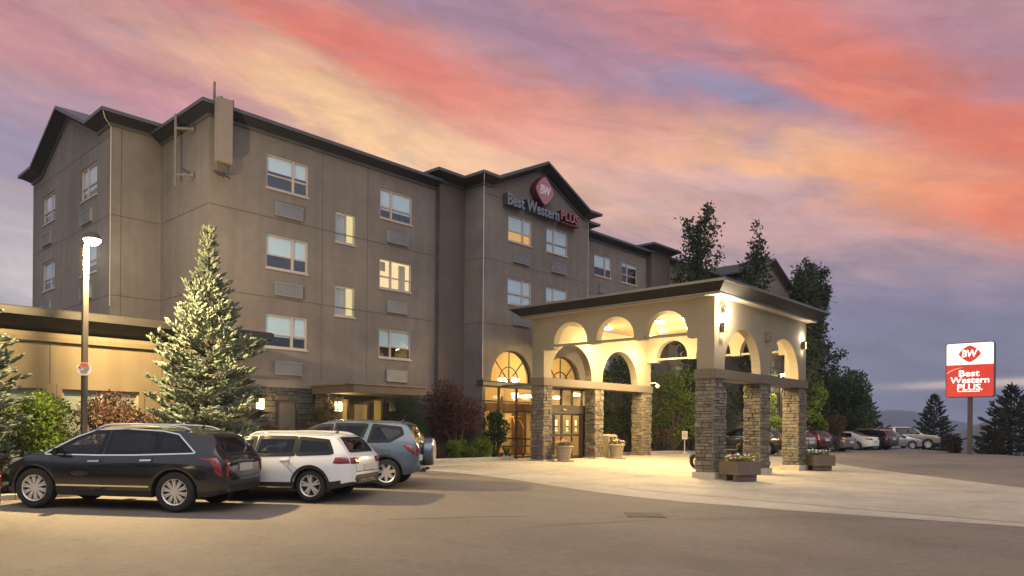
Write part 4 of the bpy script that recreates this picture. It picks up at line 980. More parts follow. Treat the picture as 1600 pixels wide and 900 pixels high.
# ------------------------------------------------------------------ street lamps
steel_p = mat('lamp_post_paint', (.075,.064,.05), .55, .2, var=.08)
def street_lamp(label, x, y, hgt, dx, dy, power, blob, aim=None):
    g = ground(x, y)
    s = thing('street_lamp', label, 'street lamp', (x, y, g), group='parking lot lamps')
    m = MB(); m.box(x-.058,x+.058,y-.058,y+.058,g,hgt); m.build('pole', steel_p, s, bevel=.008)
    m = MB(); m.lathe([(.17,g-.1),(.17,g+.35),(.15,g+.38),(.0,g+.38)], (x,y,0), 20); m.build('base', kerb_m, s)
    m = MB(); m.tube([(x,y,hgt-.04),(x+dx*.5,y+dy*.5,hgt+.03),(x+dx,y+dy,hgt+.10)], .035); m.build('arm', steel_p, s)
    m = MB(); c = (x+dx, y+dy, hgt+.10); m.lathe([(.02,.16),(.10,.15),(.17,.08),(.18,.0)], c, 20, caps=False); m.build('lamp_hood', steel_p, s, smooth=True)
    m = MB(); m.lathe([(.175,.0),(.17,-.05),(.12,-.11),(.05,-.135),(.001,-.14)], c, 20, caps=False); m.build('lamp_globe', emit('lamp_globe', (1,.88,.58), blob), s, smooth=True)
    lamp('lamp_light', (c[0], c[1], c[2]-.40), power*.62, (1,.74,.36), .09, parent=s)
    if aim: lamp('lamp_beam', (c[0], c[1], c[2]-.28), power*1.0, (1,.74,.36), .09, 'SPOT', s, Vector(aim).to_track_quat('-Z', 'Y').to_euler(), 158, .5)
street_lamp('lit square post lamp standing in the bed behind the dark parked cars', 5.57, 18.5, 5.67, .05, -.28, 2900, 60, (.40, -.70, -.55))
street_lamp('lit lamp among the trees seen through the outer canopy arch', 44.5, 18.4, 4.92, .05, -.2, 1500, 60)
# octagonal notice on the near lamp post
ns_ = thing('octagonal_notice', 'small white and red octagonal security notice fixed to the lamp post', 'sign', (5.55, 18.42, 2.83))
# the plate faces the lot, square to the nearest cars
ang = R(YAW+30-90)
fo = lambda u, v, w: (5.562+math.cos(ang)*u - math.sin(ang)*(w-.1), 18.5+math.sin(ang)*u + math.cos(ang)*(w-.1), 2.83+v)
oc = [(.158*math.cos(R(22.5+45*i)), .158*math.sin(R(22.5+45*i))) for i in range(8)]
m = MB(); m.prism(oc, fo, -.006, .004); pl = m.build('plate', mat('notice_white', (.62,.56,.5), .5, var=.04), ns_)
m = MB(); m.prism([(-.105,.055),(.105,.055),(.062,.138),(-.062,.138)], fo, -.009, -.0062); m.build('red_band', mat('notice_red', (.42,.07,.045), .5, var=.1), pl)
m = MB()
for v, a, b in ((.02,-.02,.1),(-.005,.0,.1),(-.03,-.08,.08),(-.055,-.07,.05),(-.08,-.06,.06)): m.boxf(fo, a, b, v-.004, v+.004, -.0085, -.0062)
m.boxf(fo, -.12, -.07, .02, .04, -.0085, -.0062); m.boxf(fo, -.085, -.065, .0, .02, -.0084, -.0062); m.build('fine_print', mat('notice_ink', (.08,.08,.09), .6), pl)
m = MB(); m.boxf(fo, -.02, .02, -.16, .16, .005, .05); m.build('bracket', steel_p, ns_)
# little sign on a stake by the garden
g = ground(35.6, 20.0); st = thing('stake_sign', 'small white notice on a thin post with a round foot by the garden', 'sign', (35.6, 20.0, g))
m = MB(); m.tube([(35.6,20,g+.03),(35.6,20,g+1.0)], .03); m.lathe([(.16,g),(.16,g+.04),(.05,g+.07),(.03,g+.1)], (35.6,20,0), 16); m.build('post', mat('white_post', (.55,.5,.42), .5), st)
sa = R(YAW-10-90); fq = lambda u, v, w: (35.6+math.cos(sa)*u-math.sin(sa)*w, 20+math.sin(sa)*u+math.cos(sa)*w, g+v)
m = MB(); m.boxf(fq, -.15,.15,.78,1.22,-.05,-.035); bo = m.build('board', mat('notice_board', (.62,.57,.5), .5), st)
m = MB(); 
for v in (.9,.98,1.05,1.12): m.boxf(fq, -.1,.1,v-.012,v+.012,-.054,-.0505)
m.build('print', MATS['notice_ink'], bo)

# ------------------------------------------------------------------ plants
rng = np.random.default_rng(7)
def leaf_mesh(name, P, size, mats, parent, asp=.55, wts=None, dirs=None, spread=1., fold=.0):
    n = len(P); P = np.asarray(P, float)
    if parent is not None: P = P - np.array(chain_loc(parent))
    d = rng.normal(size=(n,3))
    if dirs is not None: d = d*spread + dirs
    d /= np.linalg.norm(d, axis=1)[:,None]
    q = rng.normal(size=(n,3)); s = np.cross(d, q); s /= np.linalg.norm(s, axis=1)[:,None]
    nn = np.cross(d, s)
    L = size*rng.uniform(.6,1.35,n)[:,None]
    v = np.empty((n,4,3)); v[:,0] = P; v[:,1] = P+d*L*.45+s*L*asp*.5+nn*L*.08; v[:,2] = P+d*L; v[:,3] = P+d*L*.45-s*L*asp*.5+nn*L*.08
    me = bpy.data.meshes.new(name); me.vertices.add(n*4); me.vertices.foreach_set('co', v.reshape(-1))
    me.loops.add(n*4); me.loops.foreach_set('vertex_index', np.arange(n*4, dtype=np.int32))
    me.polygons.add(n); me.polygons.foreach_set('loop_start', np.arange(0, n*4, 4, dtype=np.int32)); me.polygons.foreach_set('loop_total', np.full(n, 4, dtype=np.int32))
    for m in mats: me.materials.append(m)
    w = np.array(wts or [1]*len(mats), float); me.polygons.foreach_set('material_index', rng.choice(len(mats), n, p=w/w.sum()).astype(np.int32))
    me.update(calc_edges=True); me.validate()
    o = bpy.data.objects.new(name, me); COL.objects.link(o)
    if parent is not None: o.parent = parent
    return o
def leafmats(key, cols, rough=.6, thru=.42):
    out = []
    for i, c in enumerate(cols):
        nm = 'leaf_%s_%s' % (key, 'abcdef'[i]); m = mat(nm, c, rough, var=.22, vscale=3, spec=.35)
        t = m.node_tree; bs = t.nodes['Principled BSDF']          # thin leaves pass some light through
        tl = t.nodes.new('ShaderNodeBsdfTranslucent'); gn = t.nodes.new('ShaderNodeVectorMath'); gn.operation = 'SCALE'; gn.inputs['Scale'].default_value = 1.25
        t.links.new(bs.inputs['Base Color'].links[0].from_socket, gn.inputs[0]); t.links.new(gn.outputs[0], tl.inputs['Color'])
        mx = t.nodes.new('ShaderNodeMixShader'); mx.inputs[0].default_value = thru; t.links.new(bs.outputs[0], mx.inputs[1]); t.links.new(tl.outputs[0], mx.inputs[2])
        t.links.new(mx.outputs[0], t.nodes['Material Output'].inputs['Surface'])
        out.append(m)
    return out
L_green = leafmats('green', [(.12,.18,.024),(.155,.22,.03),(.18,.245,.036),(.085,.135,.022)])
L_dark = leafmats('dark', [(.03,.058,.024),(.044,.078,.03),(.06,.095,.034)])
L_yel = leafmats('yellow_green', [(.14,.20,.028),(.18,.23,.034),(.10,.15,.026)])
L_red = leafmats('plum', [(.075,.028,.030),(.10,.042,.036),(.055,.022,.026),(.12,.065,.045)])
L_rust = leafmats('rust', [(.13,.07,.035),(.10,.05,.03),(.16,.095,.045)])
L_pop = leafmats('poplar', [(.030,.050,.026),(.042,.066,.030),(.055,.08,.034)])
bark = mat('bark', (.075,.055,.042), .95, var=.35, vscale=14, bump=.6, bscale=30, stretch=(1,1,.25))
def limb_pts(p, d, L, n, rr, bend=.25, up=.0):
    pts = [Vector(p)]; d = Vector(d).normalized()
    for i in range(n):
        d = (d + Vector((rr.uniform(-bend,bend), rr.uniform(-bend,bend), rr.uniform(-bend,bend)+up))).normalized(); pts.append(pts[-1]+d*L/n)
    return pts
def bush(name, label, cat, x, y, h, r, mats, n, size, seed, group=None, z0=None, lumps=14, trunk=True, asp=.55, wts=None, hollow=.45, base=.08):
    """shrub: a few stems and several uneven clumps of small leaves with gaps between them"""
    rr = random.Random(seed); g = (ground(x, y)+.08) if z0 is None else z0
    o = thing(name, label, cat, (x, y, g), group=group)
    m = MB(); P = []; D = []; cl = []
    for k in range(lumps):
        a = rr.uniform(0, 6.283); q = math.sqrt(rr.uniform(0, 1)); zz = h*(base + (1-base)*rr.uniform(.1, .86)); prof = math.sin(min(1, (zz/h)*.80+.16)*math.pi)**.6
        c = Vector((x+r*.72*q*prof*math.cos(a), y+r*.72*q*prof*math.sin(a), g+zz)); cr_ = rr.uniform(.26, .44)*min(r, h*.6); cl.append((c, cr_))
        m.tube([(x+rr.uniform(-.06,.06), y+rr.uniform(-.06,.06), g-.05), tuple(Vector((x,y,g)).lerp(c, .55)+Vector((rr.uniform(-.1,.1)*r, rr.uniform(-.1,.1)*r, 0))), tuple(c)], [.022*h**.5, .013*h**.5, .004], 5)
    if trunk: m.build('stem', bark, o)
    tot = sum(c[1]**2 for c in cl)
    for c, cr_ in cl:
        k = int(n*cr_**2/tot); u = rng.normal(size=(k,3)); u /= np.linalg.norm(u, axis=1)[:,None]
        rad = cr_*(hollow+(1.12-hollow)*rng.uniform(0,1,k)**.6)[:,None]; sc_ = np.array([1,1,.85])
        P.append(np.array(c)+u*rad*sc_); D.append(u*.9+np.array([0,0,.25]))
    P = np.concatenate(P); D = np.concatenate(D); keep = P[:,2] > g+.02; P, D = P[keep], D[keep]
    leaf_mesh('foliage', P, size, mats, o, asp, wts, D, .8)
    return o
def spruce(label, x, y, h, r, seed, mats, whorls=26, per=9, dens=1., z0=None, tw=.17, group=None, lowest=.05, slim=False):
    """blue spruce: tiers of limbs carrying stubby finger-like shoots set with needles"""
    rr = random.Random(seed); g = (ground(x, y)+.05) if z0 is None else z0
    o = thing('spruce_tree', label, 'tree', (x, y, g), group=group)
    m = MB(); m.tube([(x,y,g-.1),(x,y,g+h*.5),(x+.02,y,g+h*.985)], [.035*h**.75, .02*h**.75, .008], 8)
    V = []; F = []; MI = []; cnt = 0
    def finger(p, d, L, rad):
        nonlocal cnt
        d = d.normalized(); a = d.cross(Vector((rr.uniform(-1,1), rr.uniform(-1,1), rr.uniform(-1,1)))).normalized(); b = d.cross(a)
        base = len(V); ns = 5; mi = rr.choices(range(len(mats)), [3,3,2][:len(mats)])[0]
        for t, q in ((0,.5),(.35,1.),(.75,.85)):
            for j in range(ns):
                an = 6.283*j/ns+t*2; V.append(p+d*L*t+(a*math.cos(an)+b*math.sin(an))*rad*q*rr.uniform(.75,1.2))
        V.append(p+d*L)
        for i in range(2):
            for j in range(ns): F.append((base+i*ns+j, base+i*ns+(j+1) % ns, base+(i+1)*ns+(j+1) % ns, base+(i+1)*ns+j)); MI.append(mi)
        for j in range(ns): F.append((base+2*ns+j, base+2*ns+(j+1) % ns, base+3*ns)); MI.append(mi)
        for k in range(int(9*dens)):     # needles that roughen the outline
            t = rr.uniform(0,.95); an = rr.uniform(0,6.283); rd = (a*math.cos(an)+b*math.sin(an)); c = p+d*L*t+rd*rad*.6; e = (rd+d*.7).normalized()*rad*rr.uniform(1.0,1.7); sd_ = d.cross(rd)*rad*.16
            k0 = len(V); V.extend([c-sd_, c+sd_, c+e]); F.append((k0,k0+1,k0+2)); MI.append(mi)
    for w in range(whorls):
        t = lowest + (1-lowest)*(w/(whorls-1))**.92 * .985
        Lb = (r*float(np.interp(t,[0,.3,.48,.63,.73,.80,1],[.93,1.,.90,.60,.36,.11,.02]))*rr.uniform(.80,1.16) if slim else r*(1-t)**.9*rr.uniform(.8,1.14))+.13*min(1,(1.02-t)*4); nb = max(4, int(per*(1-.35*t))); a0 = rr.uniform(0, 6.283)
        for k in range(nb):
            a = a0+6.283*k/nb+rr.uniform(-.22,.22); L = Lb*rr.uniform(.72,1.14)*(1.12 if rr.random() < .12 else 1)
            el = R(rr.uniform(-8,10)+t*38); d = Vector((math.cos(a)*math.cos(el), math.sin(a)*math.cos(el), math.sin(el)))
            p0 = Vector((x,y,g+h*t)); pts = [p0]; dd = d.copy(); n = 5
            for i in range(n):
                dd = (dd+Vector((0,0,-.07 if i < 2 else .13))).normalized(); pts.append(pts[-1]+dd*L/n)
            m.tube(pts, [max(.004,.022*L*(1-i/(n+.5))) for i in range(n+1)], 4, caps=False)
            nt_ = max(3, int(L/ (tw*.34) * dens))
            for q in range(nt_):
                s = .16+.84*(q+rr.random())/nt_; i = min(n-1, int(s*n)); p = pts[i].lerp(pts[i+1], s*n-i); ax = (pts[i+1]-pts[i]).normalized()
                side = ax.cross(Vector((0,0,1))).normalized()*(1 if q % 2 else -1)
                fl = tw*rr.uniform(.7,1.25)*(.75+.5*min(1,L)); fd = ax*rr.uniform(.5,1.0)+side*rr.uniform(.3,1.0)+Vector((0,0,rr.uniform(-.1,.65)))
                sub = p + fd.normalized()*fl*.55*(1-s)*rr.uniform(.3,1.6); finger(sub, fd, fl, fl*.17)
            finger(pts[-1]-dd*.02, dd, tw*1.15, tw*.2)
    for k in range(5): finger(Vector((x+.01,y,g+h*(.93+.012*k))), Vector((rr.uniform(-.5,.5),rr.uniform(-.5,.5),1)), tw*.9, tw*.16)
    finger(Vector((x+.02,y,g+h*.965)), Vector((0,0,1)), tw*1.8, tw*.14)
    m.build('trunk', bark, o)
    me = bpy.data.meshes.new('crown'); off = chain_loc(o); me.from_pydata([tuple(v-off) for v in V], [], F)
    for k in mats: me.materials.append(k)
    me.polygons.foreach_set('material_index', MI); me.update()
    c = bpy.data.objects.new('crown', me); COL.objects.link(c); c.parent = o
    return o
def upright_tree(name, label, x, y, h, r, seed, mats, n, size, spires=7, low=.12, group=None, z0=None, lean=(0,0)):
    """columnar tree: steep limbs ending in ragged spires, leaves strung along them"""
    rr = random.Random(seed); g = ground(x, y) if z0 is None else z0
    o = thing(name, label, 'tree', (x, y, g), group=group); m = MB(); top = Vector((x+lean[0],y+lean[1],g+h))
    m.tube([(x,y,g-.1),(x+lean[0]*.3,y+lean[1]*.3,g+h*.45),tuple(top)], [.018*h,.011*h,.006], 8)
    P = []; D = []; brs = []
    for k in range(spires*6):
        t = low+(.9-low)*k/(spires*6-1); a = k*2.4+rr.uniform(-.4,.4); p = Vector((x+lean[0]*t,y+lean[1]*t,g+h*t)); q = r*rr.uniform(.5,1.05)*(1-.45*t)*math.sin(min(1,.25+t*1.2)*math.pi/2)
        L = h*rr.uniform(.14,.30)*(1.1-.5*t)*(1.35 if rr.random() < .2 else 1); d = Vector((math.cos(a)*q*1.25, math.sin(a)*q*1.25, L)); pts = limb_pts(p, d, d.length, 5, rr, .16, .02)
        m.tube(pts, [.012*h*(1-t)*.6*(1-i/6)+.004 for i in range(6)], 4, caps=False); brs.append((pts, d.length))
    brs.append(([Vector((x,y,g+h*.6)).lerp(top, i/5) for i in range(6)], h*.4))
    tot = sum(b[1] for b in brs)
    for pts, L in brs:
        k = int(n*L/tot); s = rng.uniform(.05,1,k)**.85*5; i = np.minimum(4, s.astype(int)); A = np.array([tuple(p) for p in pts]); c = A[i]+(A[i+1]-A[i])*(s-i)[:,None]
        wid = (.10+.17*r)*(1.2-s/6)[:,None]; P.append(c+rng.normal(size=(k,3))*wid*np.array([1,1,.9])); D.append(np.tile(np.array([0,0,.35]), (k,1)))
    m.build('trunk', bark, o); leaf_mesh('crown', np.concatenate(P), size, mats, o, .6, None, np.concatenate(D), .8)
    return o
S_blue = leafmats('blue_spruce', [(.165,.192,.135),(.205,.232,.168),(.11,.138,.10)], .75, .1)
S_dark = leafmats('dark_spruce', [(.035,.048,.042),(.048,.062,.052),(.026,.038,.034)], .75, .1)
spruce('pale blue spruce with a thin pointed top in front of the low building', 8.66, 19.0, 6.7, 1.22, 3, S_blue, 27, 10, .95, tw=.225, slim=True)
spruce('pale blue spruce cut by the left edge of the photograph', 3.45, 19.1, 5.2, .95, 8, S_blue, 24, 10, .95, tw=.205, slim=True)
spruce('dark spruce standing between the pickup and the tall hotel sign', 75.5, 16.75, 5.6, 2.3, 12, S_dark, 20, 9, .6, z0=-.9, tw=.34)
spruce('dark spruce at the right edge beyond the tall hotel sign', 60.5, 8.7, 5.0, 2.4, 17, S_dark, 20, 9, .6, z0=-.4, tw=.36)
spruce('dark conifer with drooping tips beside the tall upright tree behind the cars', 70.5, 21.6, 5.0, 2.4, 21, S_dark, 17, 9, .5, z0=-.1, tw=.42)
upright_tree('columnar_tree', 'dark upright tree rising behind the canopy roof nearest the hotel wing', 38.4, 20.8, 13.4, 1.6, 31, L_pop, 9000, .20, 7, group='upright trees behind the canopy')
upright_tree('columnar_tree', 'thin windswept upright tree behind the canopy in front of the far gable', 44.6, 20.6, 13.4, 1.5, 32, L_pop, 6500, .21, 6, group='upright trees behind the canopy', lean=(.5,-.4))
upright_tree('columnar_tree', 'broad dark upright tree with several spires right of the canopy', 54.6, 20.3, 13.2, 1.85, 33, L_pop, 19000, .24, 9, low=.06, group='upright trees behind the canopy')
upright_tree('columnar_tree', 'slimmer upright tree on the left flank of the broad one with lit lower leaves', 50.8, 19.3, 12.2, 1.4, 35, L_pop, 11000, .24, 6, low=.06, group='upright trees behind the canopy')
bush('leafy_tree', 'rounded dark green tree behind the parked cars right of the upright trees', 'tree', 65.0, 21.4, 6.9, 2.7, L_dark+L_green[3:4], 15000, .27, 41, z0=0, lumps=34)
bush('lit_tree', 'bright yellow green tree lit from a lamp just right of the canopy', 'tree', 51.0, 18.9, 5.6, 1.2, L_yel, 5200, .24, 42, z0=.0, lumps=16)
bush('lit_tree', 'yellow green layered tree under the canopy behind the small stake sign', 'tree', 36.0, 20.95, 5.0, 1.45, L_yel+L_green[:1], 5200, .15, 43, lumps=22)
bush('lit_tree', 'small yellow green tree seen between the outer pillars below the far lamp', 'tree', 43.4, 18.9, 4.4, 1.1, L_yel, 3000, .17, 44, lumps=12)
for i, (x, y, h, r, lab) in enumerate(((29.9,21.75,4.9,1.35,'tall dark green shrub behind the bin and the round pots'),(32.6,21.4,5.3,1.5,'tall dark green shrub behind the widest inner stone pillar'),(39.3,21.6,5.2,1.6,'dark shrub behind the near outer pillar under the canopy'),(41.6,21.7,4.6,1.5,'dark shrub seen between the near and middle outer pillars'))):
    bush('tall_shrub', lab, 'shrub', x, y, h, r, L_dark+L_green[3:4], 5200, .15, 50+i, lumps=22, group='tall shrubs in the garden behind the canopy')
bush('plum_shrub', 'low plum coloured shrub beneath the dark garden shrubs by the stake sign', 'shrub', 33.9, 20.9, 1.6, .9, L_red, 2400, .12, 57, lumps=12)
bush('plum_shrub', 'pinkish plum shrub beyond the middle outer pillar under the lit wall', 'shrub', 48.5, 19.8, 2.3, 1.7, leafmats('pink', [(.22,.11,.09),(.28,.15,.12),(.16,.08,.07)]), 4200, .16, 58, lumps=16)
bush('plum_shrub', 'rust coloured shrub behind the maroon car right of the canopy', 'shrub', 55.0, 18.9, 2.6, 1.4, L_rust, 3000, .17, 59, lumps=14)
bush('japanese_maple', 'dark red weeping maple in the bed left of the entrance window', 'tree', 19.75, 21.3, 3.3, 1.4, L_red, 9000, .085, 61, lumps=24, hollow=.3, base=.28)
bush('broadleaf_shrub', 'dark green glossy shrub in front of the tall lobby window', 'shrub', 21.4, 20.75, 1.9, .66, L_dark+L_green[3:4], 2600, .11, 62, lumps=12, base=.25)
bush('conifer_shrub', 'dark green feathery shrub right of the side entrance', 'shrub', 17.7, 21.7, 2.5, 1.0, L_dark, 6000, .10, 63, lumps=18, asp=.25)
for i, (x, y, r, lab) in enumerate(((19.3,20.95,.40,'leftmost low yellow green mound under the red maple'),(19.95,20.85,.44,'middle low yellow green mound beside the pale shrub stem'),(20.6,20.65,.48,'rightmost and largest low yellow green mound at the bed edge'))):
    bush('low_shrub', lab, 'shrub', x, y, .72+.1*i, r, L_yel, 2600, .06, 70+i, lumps=14, group='low mounds along the entrance bed', base=.02)
for i, (x, y, lab) in enumerate(((21.25,20.5,'spiky low grass clump in front of the lobby window'),(21.82,20.45,'spiky low grass clump against the dark side of the corner pillar'))):
    rr = random.Random(80+i); o = thing('grass_clump', lab, 'plant', (x, y, ground(x,y)+.1), group='spiky clumps by the lobby window'); m = MB()
    for k in range(70):
        a = rr.uniform(0,6.283); L = rr.uniform(.35,.75); d = Vector((math.cos(a),math.sin(a),0)); p = Vector((x,y,ground(x,y)+.1)); s = Vector((-d.y,d.x,0))*.012
        q = p+d*L*.35+Vector((0,0,L*.7)); e = p+d*L*.85+Vector((0,0,L*.72)); m.add([p-s,p+s,q+s,q-s,e],[(0,1,2,3),(3,2,4)])
    m.build('blades', L_yel[2], o, fix=False)
bush('feathery_shrub', 'brownish green feathery shrub left of the stone pier', 'shrub', 13.75, 21.4, 2.3, .75, leafmats('olive', [(.085,.078,.045),(.11,.095,.055),(.06,.055,.035)]), 5000, .10, 64, lumps=14, asp=.25)
bush('barberry_shrub', 'dark maroon rounded shrub below the lantern behind the spruce', 'shrub', 11.8, 20.9, 1.35, .85, L_red[:3], 3600, .06, 65, lumps=16)
bush('green_shrub', 'bright green leafy shrub left of the lamp post', 'shrub', 4.85, 19.35, 2.3, .92, L_green, 9000, .075, 66, lumps=24)
bush('green_shrub', 'green leafy shrub at the foot of the left edge spruce', 'shrub', 3.5, 19.5, 2.1, .85, L_green[:2]+L_dark[:1], 6000, .075, 67, lumps=18)
bush('plum_shrub', 'reddish brown open shrub right of the lamp post below a window', 'shrub', 6.42, 19.6, 2.35, 1.02, L_red[1:]+L_rust[:1], 4200, .085, 68, lumps=20, hollow=.25)
bush('plum_shrub', 'reddish brown open shrub at the left foot of the blue spruce', 'shrub', 7.55, 19.7, 2.0, .7, L_red[1:]+L_rust[:1], 2600, .085, 69, lumps=14, hollow=.25)
bush('barberry_shrub', 'low rust red hedge plant by the kerb ahead of the dark sport utility', 'shrub', 4.15, 18.8, .95, .5, L_rust+L_red[1:2], 2600, .05, 73, lumps=12, base=.02)
bush('barberry_shrub', 'dark maroon mound at the foot of the spruce left of the hotel sign', 'shrub', 58.6, 12.0, 1.35, .95, [L_red[2],L_dark[0]], 2400, .12, 74, z0=-.1, lumps=14)
bush('barberry_shrub', 'dark maroon mound right of the hotel sign post under the edge spruce', 'shrub', 58.2, 9.6, 1.7, 1.0, [L_red[2],L_dark[0]], 2600, .12, 75, z0=-.1, lumps=14)
# ------------------------------------------------------------------ planters, pots, bin
def flowers(parent, x, y, z, r, cols, n, seed, square=0.):
    rr = random.Random(seed); P = []
    for _ in range(n*7):
        a, q = rr.uniform(0,6.283), math.sqrt(rr.random()); P.append((x+r*q*math.cos(a), y+r*q*math.sin(a), z+rr.uniform(.0,.20)*(1.2-q*.5)))
    leaf_mesh('foliage', P, .085, L_green, parent, .5, None, np.tile([0,0,.6],(len(P),1)), .8)
    for ci, (cn_, c) in enumerate(cols):
        m = MB()
        for _ in range(n//len(cols)):
            a, q = rr.uniform(0,6.283), math.sqrt(rr.random()); c0 = Vector((x+r*q*math.cos(a), y+r*q*math.sin(a), z+rr.uniform(.10,.27)*(1.2-q*.4))); s = rr.uniform(.035,.06); nrm = Vector((rr.uniform(-.6,.6),rr.uniform(-.8,.2),.8)).normalized(); t1 = nrm.orthogonal().normalized(); t2 = nrm.cross(t1)
            vs = [c0]+[c0+(t1*math.cos(6.283*k/10)+t2*math.sin(6.283*k/10))*s*(1.15 if k % 2 else .6)+nrm*.012 for k in range(10)]; m.add(vs, [(0,k+1,(k+1)%10+1) for k in range(10)])
        m.build('blossom', mat('petal_'+cn_, c, .6, var=.1), parent, fix=False)
box_m = mat('planter_brown', (.125,.092,.068), .7, var=.1, vscale=3, bump=.1, bscale=60)
def box_planter(label, x, y, rz, cols, seed, n=60):
    g = ground(x, y)+.02; o = thing('square_planter', label, 'planter', (x, y, g), rz, group='square brown planters on feet')
    s = .465; m = MB(); b = MB()
    for k in (-1, 1): b.box(-s*.86,s*.86,k*s*.55-.10,k*s*.55+.10,0,.2)
    b.build('foot', box_m, o, local=True, bevel=.012)
    m.add([(-s,-s,.2),(s,-s,.2),(s,s,.2),(-s,s,.2),(-s,-s,.63),(s,-s,.63),(s,s,.63),(-s,s,.63),(-s+.06,-s+.06,.63),(s-.06,-s+.06,.63),(s-.06,s-.06,.63),(-s+.06,s-.06,.63),(-s+.06,-s+.06,.56),(s-.06,-s+.06,.56),(s-.06,s-.06,.56),(-s+.06,s-.06,.56)],
          [(3,2,1,0),(0,1,5,4),(1,2,6,5),(2,3,7,6),(3,0,4,7),(4,5,9,8),(5,6,10,9),(6,7,11,10),(7,4,8,11),(8,9,13,12),(9,10,14,13),(10,11,15,14),(11,8,12,15)])
    m.add([(-s+.06,-s+.06,.57),(s-.06,-s+.06,.57),(s-.06,s-.06,.57),(-s+.06,s-.06,.57)], [(0,1,2,3)], 1)
    m.build('box', [box_m, soil], o, local=True, fix=False)
    if cols:
        f_ = thing('flower_bed', 'low %s flowers filling the %s' % ('white and red' if len(cols) > 1 else 'white', 'planter beside the nearest stone pillar' if len(cols) > 1 else 'planter beside the far right pillar'), 'flowers', (x, y, g+.57), group='flowers in the planters'); flowers(f_, x, y, g+.58, .45, cols, n, seed)
WH = ('white', (.72,.70,.62)); RD = ('red', (.45,.03,.04)); PUR = ('purple', (.14,.05,.28)); YE = ('yellow', (.65,.45,.06)); OR = ('orange', (.6,.2,.08)); PK = ('pink', (.55,.16,.2))
box_planter('square brown planter with white and red flowers beside the nearest pillar', 22.35, 10.55, R(-26), [WH,WH,RD], 1, 70)
box_planter('square brown planter with white flowers beside the far right pillar', 30.35, 10.95, R(-30), [WH], 2, 60)
box_planter('empty square brown planter behind the middle pillar at the far kerb', 46.2, 18.0, R(-28), None, 3); box_planter('empty square brown planter seen left of the middle pillar, first of two', 42.6, 19.6, R(-28), None, 4); box_planter('empty square brown planter seen left of the middle pillar, touching it', 44.0, 19.3, R(-28), None, 5)
pot_m = mat('stone_pot', (.24,.205,.155), .85, var=.12, vscale=8, bump=.25, bscale=50)
for i, (x, y, lab, fl) in enumerate(((22.85,18.25,'round stone pot of purple and orange flowers by the corner pillar','purple, yellow and orange flowers in the pot by the corner pillar'),(26.75,18.4,'round stone pot of yellow and pink flowers in front of the bin','yellow, white and pink flowers in the pot before the bin'))):
    g = ground(x, y)+.006; o = thing('round_pot', lab, 'flower pot', (x, y, g), group='round stone flower pots')
    m = MB(); m.lathe([(.26,0),(.27,.03),(.25,.10),(.255,.12),(.33,.48),(.35,.55),(.375,.56),(.385,.60),(.36,.635),(.33,.635),(.31,.55),(.001,.55)], (x,y,g), 28); m.build('pot', pot_m, o, smooth=35)
    m = MB(); m.lathe([(.34,0),(.34,.05),(.3,.06),(.0,.06)], (x+.06,y-.05,g-.004), 24); m.build('saucer', pot_m, o, smooth=35)
    f_ = thing('flower_bed', fl, 'flowers', (x, y, g+.55), group='flowers in the planters'); flowers(f_, x, y, g+.58, .34, [PUR,YE,OR,PK] if i == 0 else [YE,WH,PK,PUR], 64, 20+i)
x, y = 27.35, 19.25; g = ground(x, y)+.006; o = thing('litter_bin', 'tan arched litter bin behind the round flower pot', 'bin', (x, y, g))
m = MB(); hw, hd_ = .34, .26
m.box(x-hw,x+hw,y-hd_,y+hd_,g,g+.66); m.build('body', mat('bin_tan', (.33,.29,.23), .6, var=.08), o, bevel=.02)
m = MB()
for sx_ in (-1, 1): m.box(x+sx_*hw-.03*(1+sx_)/1-.0, x+sx_*hw+.03*(1-sx_), y-hd_, y+hd_, g+.66, g+.95)
m.box(x-.02,x+.02,y-hd_,y+hd_,g+.66,g+.95)
n = 12; prof_ = [(x+hw*math.cos(R(180-180*i/n)), g+.95+.10*math.sin(R(180*i/n))) for i in range(n+1)]
m.prism([(a, b) for a, b in prof_]+[(x+hw,g+.93),(x-hw,g+.93)], lambda u, v, w: (u, w, v), y-hd_, y+hd_); m.build('hood', MATS['bin_tan'], o)
SUV_POS = (5.72, 15.98, 128.5); WAG_POS = (8.66, 15.46, 121.5); CUV_POS = (10.84, 15.98, 130.0); EDGE_POS = (.84, 13.95, 128.0)
# ------------------------------------------------------------------ vehicles
def herm(pts):
    """monotone cubic through (x,v) points"""
    p = sorted(pts); X = np.array([a for a, _ in p], float); Y = np.array([b for _, b in p], float)
    h = np.diff(X); d = np.diff(Y)/h; m = np.zeros(len(X)); m[0], m[-1] = d[0], d[-1]
    for i in range(1, len(X)-1):
        if d[i-1]*d[i] <= 0: m[i] = 0
        else: w1, w2 = 2*h[i]+h[i-1], h[i]+2*h[i-1]; m[i] = (w1+w2)/(w1/d[i-1]+w2/d[i])
    def f(x):
        x = min(max(x, X[0]), X[-1]); i = int(min(max(np.searchsorted(X, x)-1, 0), len(h)-1)); t = (x-X[i])/h[i]
        return float((2*t**3-3*t*t+1)*Y[i]+(t**3-2*t*t+t)*h[i]*m[i]+(-2*t**3+3*t*t)*Y[i+1]+(t**3-t*t)*h[i]*m[i+1])
    return f
def inside(poly, u, v):
    c = False; n = len(poly)
    for i in range(n):
        (x1,y1),(x2,y2) = poly[i], poly[(i+1) % n]
        if (y1 > v) != (y2 > v) and u < (x2-x1)*(v-y1)/(y2-y1)+x1: c = not c
    return c
def paint(name, col, metal=.4, rough=.3):
    if name in MATS: return MATS[name]
    m = mat(name, col, rough, metal, var=.03, vscale=1.5, coat=1.0)
    return m
tyre_m = mat('tyre_rubber', (.018,.017,.016), .85, var=.2, vscale=8)
